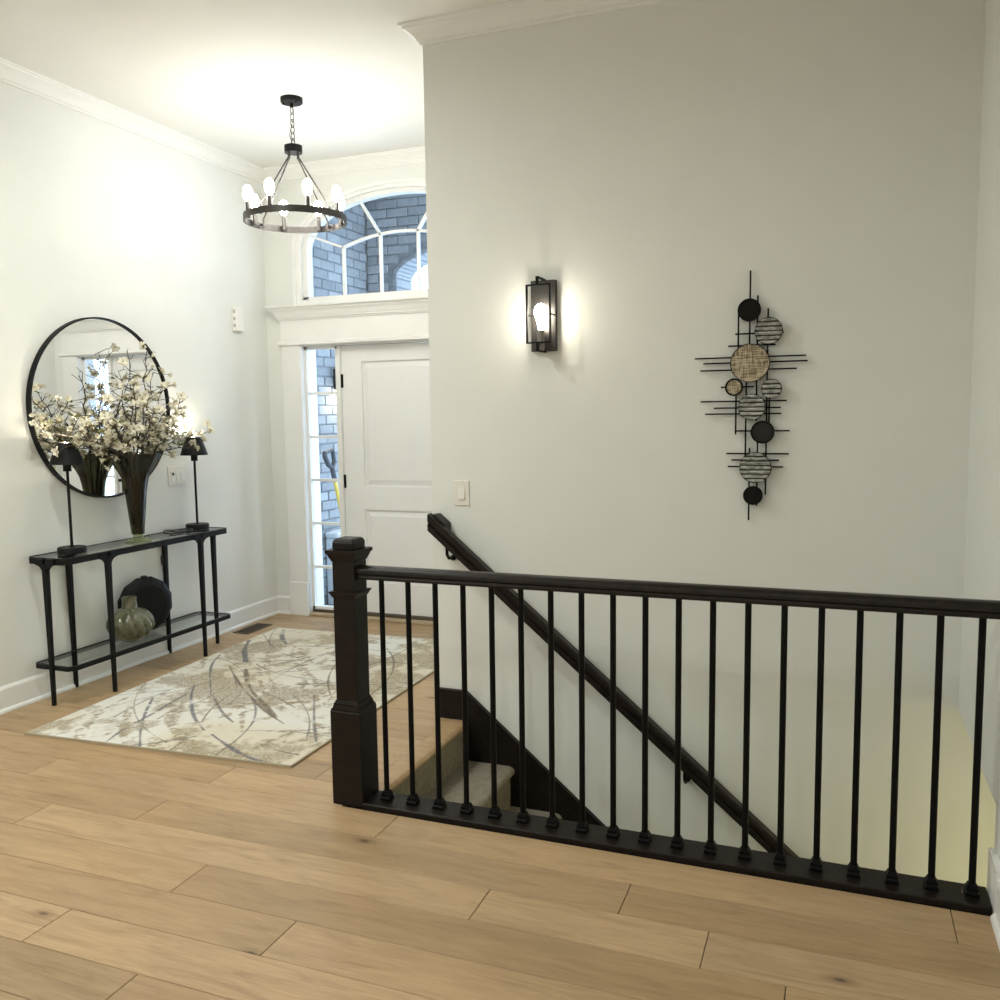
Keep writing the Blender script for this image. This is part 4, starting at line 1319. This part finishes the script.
# ================================================================== RUG
RC = [(-3.602, 2.983), (-2.158, 3.066), (-2.185, 5.205), (-3.690, 5.145)]
STROKES = [('D', 0.022, [(-3.131, 3.006), (-3.179, 3.142), (-3.199, 3.298), (-3.218, 3.441), (-3.245, 3.563), (-3.268, 3.712)]), ('D', 0.03, [(-2.731, 3.26), (-2.593, 3.179), (-2.42, 3.091), (-2.295, 3.059), (-2.142, 3.05)]), ('T', 0.06, [(-3.213, 3.574), (-3.07, 3.366), (-2.959, 3.263), (-2.784, 3.147), (-2.543, 3.029)]), ('D', 0.022, [(-3.332, 3.852), (-3.251, 3.73), (-3.105, 3.558), (-2.956, 3.405), (-2.804, 3.293)]), ('D', 0.02, [(-3.608, 4.416), (-3.536, 4.252), (-3.394, 4.055), (-3.147, 3.765)]), ('B', 0.022, [(-3.388, 4.229), (-3.137, 3.979), (-2.908, 3.788), (-2.671, 3.602), (-2.49, 3.493)]), ('B', 0.035, [(-3.253, 4.204), (-3.003, 3.902), (-2.778, 3.722), (-2.582, 3.557)]), ('D', 0.016, [(-3.097, 3.724), (-2.888, 3.528), (-2.743, 3.43)]), ('T', 0.03, [(-3.399, 4.644), (-3.281, 4.447), (-3.066, 4.164), (-2.868, 3.947)]), ('T', 0.05, [(-3.302, 3.011), (-3.376, 3.12), (-3.447, 3.238), (-3.513, 3.419), (-3.532, 3.549)]), ('T', 0.04, [(-3.024, 3.022), (-3.131, 3.114), (-3.285, 3.293), (-3.409, 3.454)]), ('D', 0.02, [(-2.931, 3.013), (-3.083, 3.175), (-3.263, 3.4), (-3.392, 3.596)]), ('D', 0.02, [(-2.595, 3.923), (-2.389, 3.599), (-2.212, 3.344)]), ('T', 0.03, [(-2.858, 3.642), (-2.615, 3.336)]), ('D', 0.05, [(-3.601, 5.094), (-3.526, 4.949), (-3.366, 4.781)]), ('D', 0.045, [(-3.656, 4.772), (-3.534, 4.559), (-3.359, 4.347)]), ('B', 0.012, [(-3.514, 3.355), (-3.437, 3.609), (-3.3, 3.801), (-3.308, 4.084), (-3.191, 4.259), (-2.951, 4.711)]), ('T', 0.022, [(-3.536, 3.078), (-3.535, 3.232), (-3.522, 3.363), (-3.492, 3.507)]), ('T', 0.014, [(-3.53, 4.365), (-3.429, 4.618), (-3.179, 5.062)]), ('T', 0.06, [(-3.24, 4.697), (-2.953, 4.339), (-2.673, 4.043), (-2.47, 3.881)]), ('B', 0.012, [(-3.132, 3.345), (-3.161, 3.539), (-3.099, 3.613), (-3.149, 3.883)]), ('B', 0.012, [(-2.951, 3.889), (-2.776, 3.833), (-2.574, 3.712)]), ('D', 0.014, [(-2.427, 3.228), (-2.305, 3.19), (-2.197, 3.18)]), ('T', 0.05, [(-2.97, 3.126), (-2.841, 3.045), (-2.703, 3.052)]), ('T', 0.04, [(-3.868, 4.792), (-3.759, 4.526), (-3.541, 4.142)]), ('B', 0.01, [(-3.669, 4.948), (-3.313, 4.592), (-3.09, 4.511)]), ('B', 0.012, [(-3.635, 4.255), (-3.569, 4.352), (-3.486, 4.496), (-3.336, 4.625)]), ('T', 0.05, [(-2.774, 4.07), (-2.643, 3.935), (-2.43, 3.787)])]
import numpy as np
NU, NV = 380, 560
uu, vv = np.meshgrid(np.linspace(0, 1, NU), np.linspace(0, 1, NV))
c0, c1, c2, c3 = [np.array(p) for p in RC]
XX = ((1 - uu) * (1 - vv))[..., None] * c0 + (uu * (1 - vv))[..., None] * c1 + (uu * vv)[..., None] * c2 + ((1 - uu) * vv)[..., None] * c3
px, py = XX[..., 0], XX[..., 1]
rs = np.random.RandomState(5)
def vnoise(freq, seed):
    r_ = np.random.RandomState(seed).rand(64, 64)
    gx_, gy_ = (px + 10) * freq, (py + 10) * freq
    ix, iy = np.floor(gx_).astype(int), np.floor(gy_).astype(int)
    fx, fy_ = gx_ - ix, gy_ - iy
    fx, fy_ = fx * fx * (3 - 2 * fx), fy_ * fy_ * (3 - 2 * fy_)
    g = lambda a, c: r_[a % 64, c % 64]
    return (g(ix, iy) * (1 - fx) + g(ix + 1, iy) * fx) * (1 - fy_) + (g(ix, iy + 1) * (1 - fx) + g(ix + 1, iy + 1) * fx) * fy_
cream = np.array([0.72, 0.67, 0.55]); pale = np.array([0.78, 0.765, 0.71]); taupe = np.array([0.335, 0.265, 0.165]); slate = np.array([0.17, 0.17, 0.19]); brown = np.array([0.19, 0.155, 0.12])
mix = lambda a, b_, f_: a * (1 - f_[..., None]) + b_ * f_[..., None]
sm = lambda x_, a, b_: np.clip((x_ - a) / (b_ - a), 0, 1)
colr = mix(np.broadcast_to(cream, px.shape + (3,)), pale, sm(vnoise(2.2, 1), 0.35, 0.7))
fine = rs.rand(*px.shape)
mott = 0.36 * vnoise(2.6, 2) + 0.30 * vnoise(8.0, 3) + 0.20 * vnoise(21, 4) + 0.14 * vnoise(48, 6)
colr = mix(colr, taupe, np.clip(sm(mott, 0.47, 0.60) * np.where(fine < 0.62, 0.85, 0.25), 0, 1))
def seg_dist(a, c, px, py):
    a, c = np.array(a), np.array(c)
    d = c - a
    t = np.clip(((px - a[0]) * d[0] + (py - a[1]) * d[1]) / (d @ d + 1e-9), 0, 1)
    return np.hypot(px - a[0] - t * d[0], py - a[1] - t * d[1])
rr2 = random.Random(17)
strokes = list(STROKES)
for _ in range(190):                           # the finer arcs that cross the field
    cx_, cy_ = rr2.uniform(-4.6, -1.2), rr2.uniform(2.4, 5.8)
    R_ = rr2.uniform(0.6, 1.6); a0 = rr2.uniform(0, 6.28); da = rr2.uniform(0.3, 0.8)
    kk_ = rr2.choice('BTTBDT')
    strokes.append((kk_, rr2.choice((0.016, 0.022, 0.034)) if kk_ == 'T' else rr2.choice((0.008, 0.010, 0.013)), [(cx_ + R_ * math.cos(a0 + da * t / 6), cy_ + R_ * math.sin(a0 + da * t / 6)) for t in range(7)]))
brk = vnoise(14, 8)
n6, n30, n60 = vnoise(6, 11), vnoise(30, 12), vnoise(60, 13)
for kd, wd, pl in strokes:
    P = [np.array(p) for p in pl]
    # smooth the polyline
    for _ in range(2):
        Q = [P[0]]
        for a, c in zip(P[:-1], P[1:]):
            Q += [a * .75 + c * .25, a * .25 + c * .75]
        P = Q + [P[-1]]
    d = np.full(px.shape, 9.0)
    A_ = np.array(P)
    mg = wd * 2
    sel = (px > A_[:, 0].min() - mg) & (px < A_[:, 0].max() + mg) & (py > A_[:, 1].min() - mg) & (py < A_[:, 1].max() + mg)
    if not sel.any(): continue
    qx, qy = px[sel], py[sel]
    dd_ = np.full(qx.shape, 9.0)
    for a, c in zip(P[:-1], P[1:]): dd_ = np.minimum(dd_, seg_dist(a, c, qx, qy))
    d[sel] = dd_
    wv = wd * (0.25 + 1.1 * n6) * (1.2 if kd == 'T' else 0.8)
    core = 1 - sm(d, wv * 0.35, wv * 0.62)
    if kd == 'T': f_ = core * sm(0.5 * n30 + 0.5 * n60, 0.38, 0.62) * (0.5 + 0.5 * (fine < 0.6)) * 0.9
    else: f_ = core * np.where(brk > 0.22, 0.92, 0.35) * np.where(fine < 0.88, 1, 0.4)
    colr = mix(colr, {'D': slate, 'B': brown, 'T': taupe}[kd], f_)
edge = np.minimum(np.minimum(uu * 1.45, (1 - uu) * 1.45), np.minimum(vv * 2.15, (1 - vv) * 2.15))
colr = mix(colr, np.array([0.52, 0.46, 0.34]), (edge < 0.007) * 1.0)
zz = 0.0105 + 0.0012 * fine
V = np.stack([px, py, zz], -1).reshape(-1, 3)
idx = np.arange(NU * NV).reshape(NV, NU)
F = np.stack([idx[:-1, :-1], idx[:-1, 1:], idx[1:, 1:], idx[1:, :-1]], -1).reshape(-1, 4)
me = bpy.data.meshes.new('area_rug')
me.from_pydata(V.tolist(), [], F.tolist())
ca_ = me.color_attributes.new('weave', 'FLOAT_COLOR', 'POINT')
rgba = np.ones((NU * NV, 4), dtype=np.float32); rgba[:, :3] = colr.reshape(-1, 3)
ca_.data.foreach_set('color', rgba.ravel())
m = NT('woven_rug')
at = m.n('ShaderNodeVertexColor'); at.layer_name = 'weave'
fz = m.noise(m.coords(), 420.0, 2)
m.base(m.mixc(0.5, at.outputs['Color'], m.ramp(fz, [(0.3, (0.72, 0.72, 0.72)), (0.7, (1.1, 1.1, 1.1))]), 'MULTIPLY'))
m.b.inputs['Roughness'].default_value = 0.95
m.b.inputs['Specular IOR Level'].default_value = 0.1
m.bump(fz, 0.5, 0.004)
me.materials.append(m.mat)
rug = bpy.data.objects.new('rug_pile', me)
COL.objects.link(rug)
rg = thing('area_rug', (-2.9, 4.1, 0), 'cream area rug with taupe mottling and dark curved lines', 'rug')
rug.parent = rg
rug.location = -Vector(rg.location)
b = MB()
outl = [Vector((*p, 0)) for p in RC]
cen = sum(outl, Vector()) / 4
o2 = [cen + (p - cen) * 1.003 for p in outl]
b.prism([(p.x, p.y) for p in o2], 'z', 0.0004, 0.0098)
b.build('rug_binding', simple('tan_binding', (0.40, 0.33, 0.22), 0.9), rg)

# ================================================================== RINGS OF THE ADDED FILL LIGHTS
FILL_LAB = ['near the left wall, closest to the foyer', 'near the left wall, towards the back of the room', 'in front of the foyer, before the rug', 'in the middle, furthest from the door', 'closest to the right wall']
for i, (x, y) in enumerate(FILL_LIGHTS):
    t = thing('added_fill_light', (x, y, CEIL), 'added unseen ceiling fill light with white ring ' + FILL_LAB[i], 'ceiling light', 'added fill lights in the ceiling')
    b = MB(); b.lathe([(0.095, CEIL - 0.0005), (0.095, CEIL - 0.006), (0.076, CEIL - 0.009), (0.074, CEIL - 0.0005)], x, y, 40, closed=True); b.build('fill_light_ring', M['trim'], t, smooth=True)
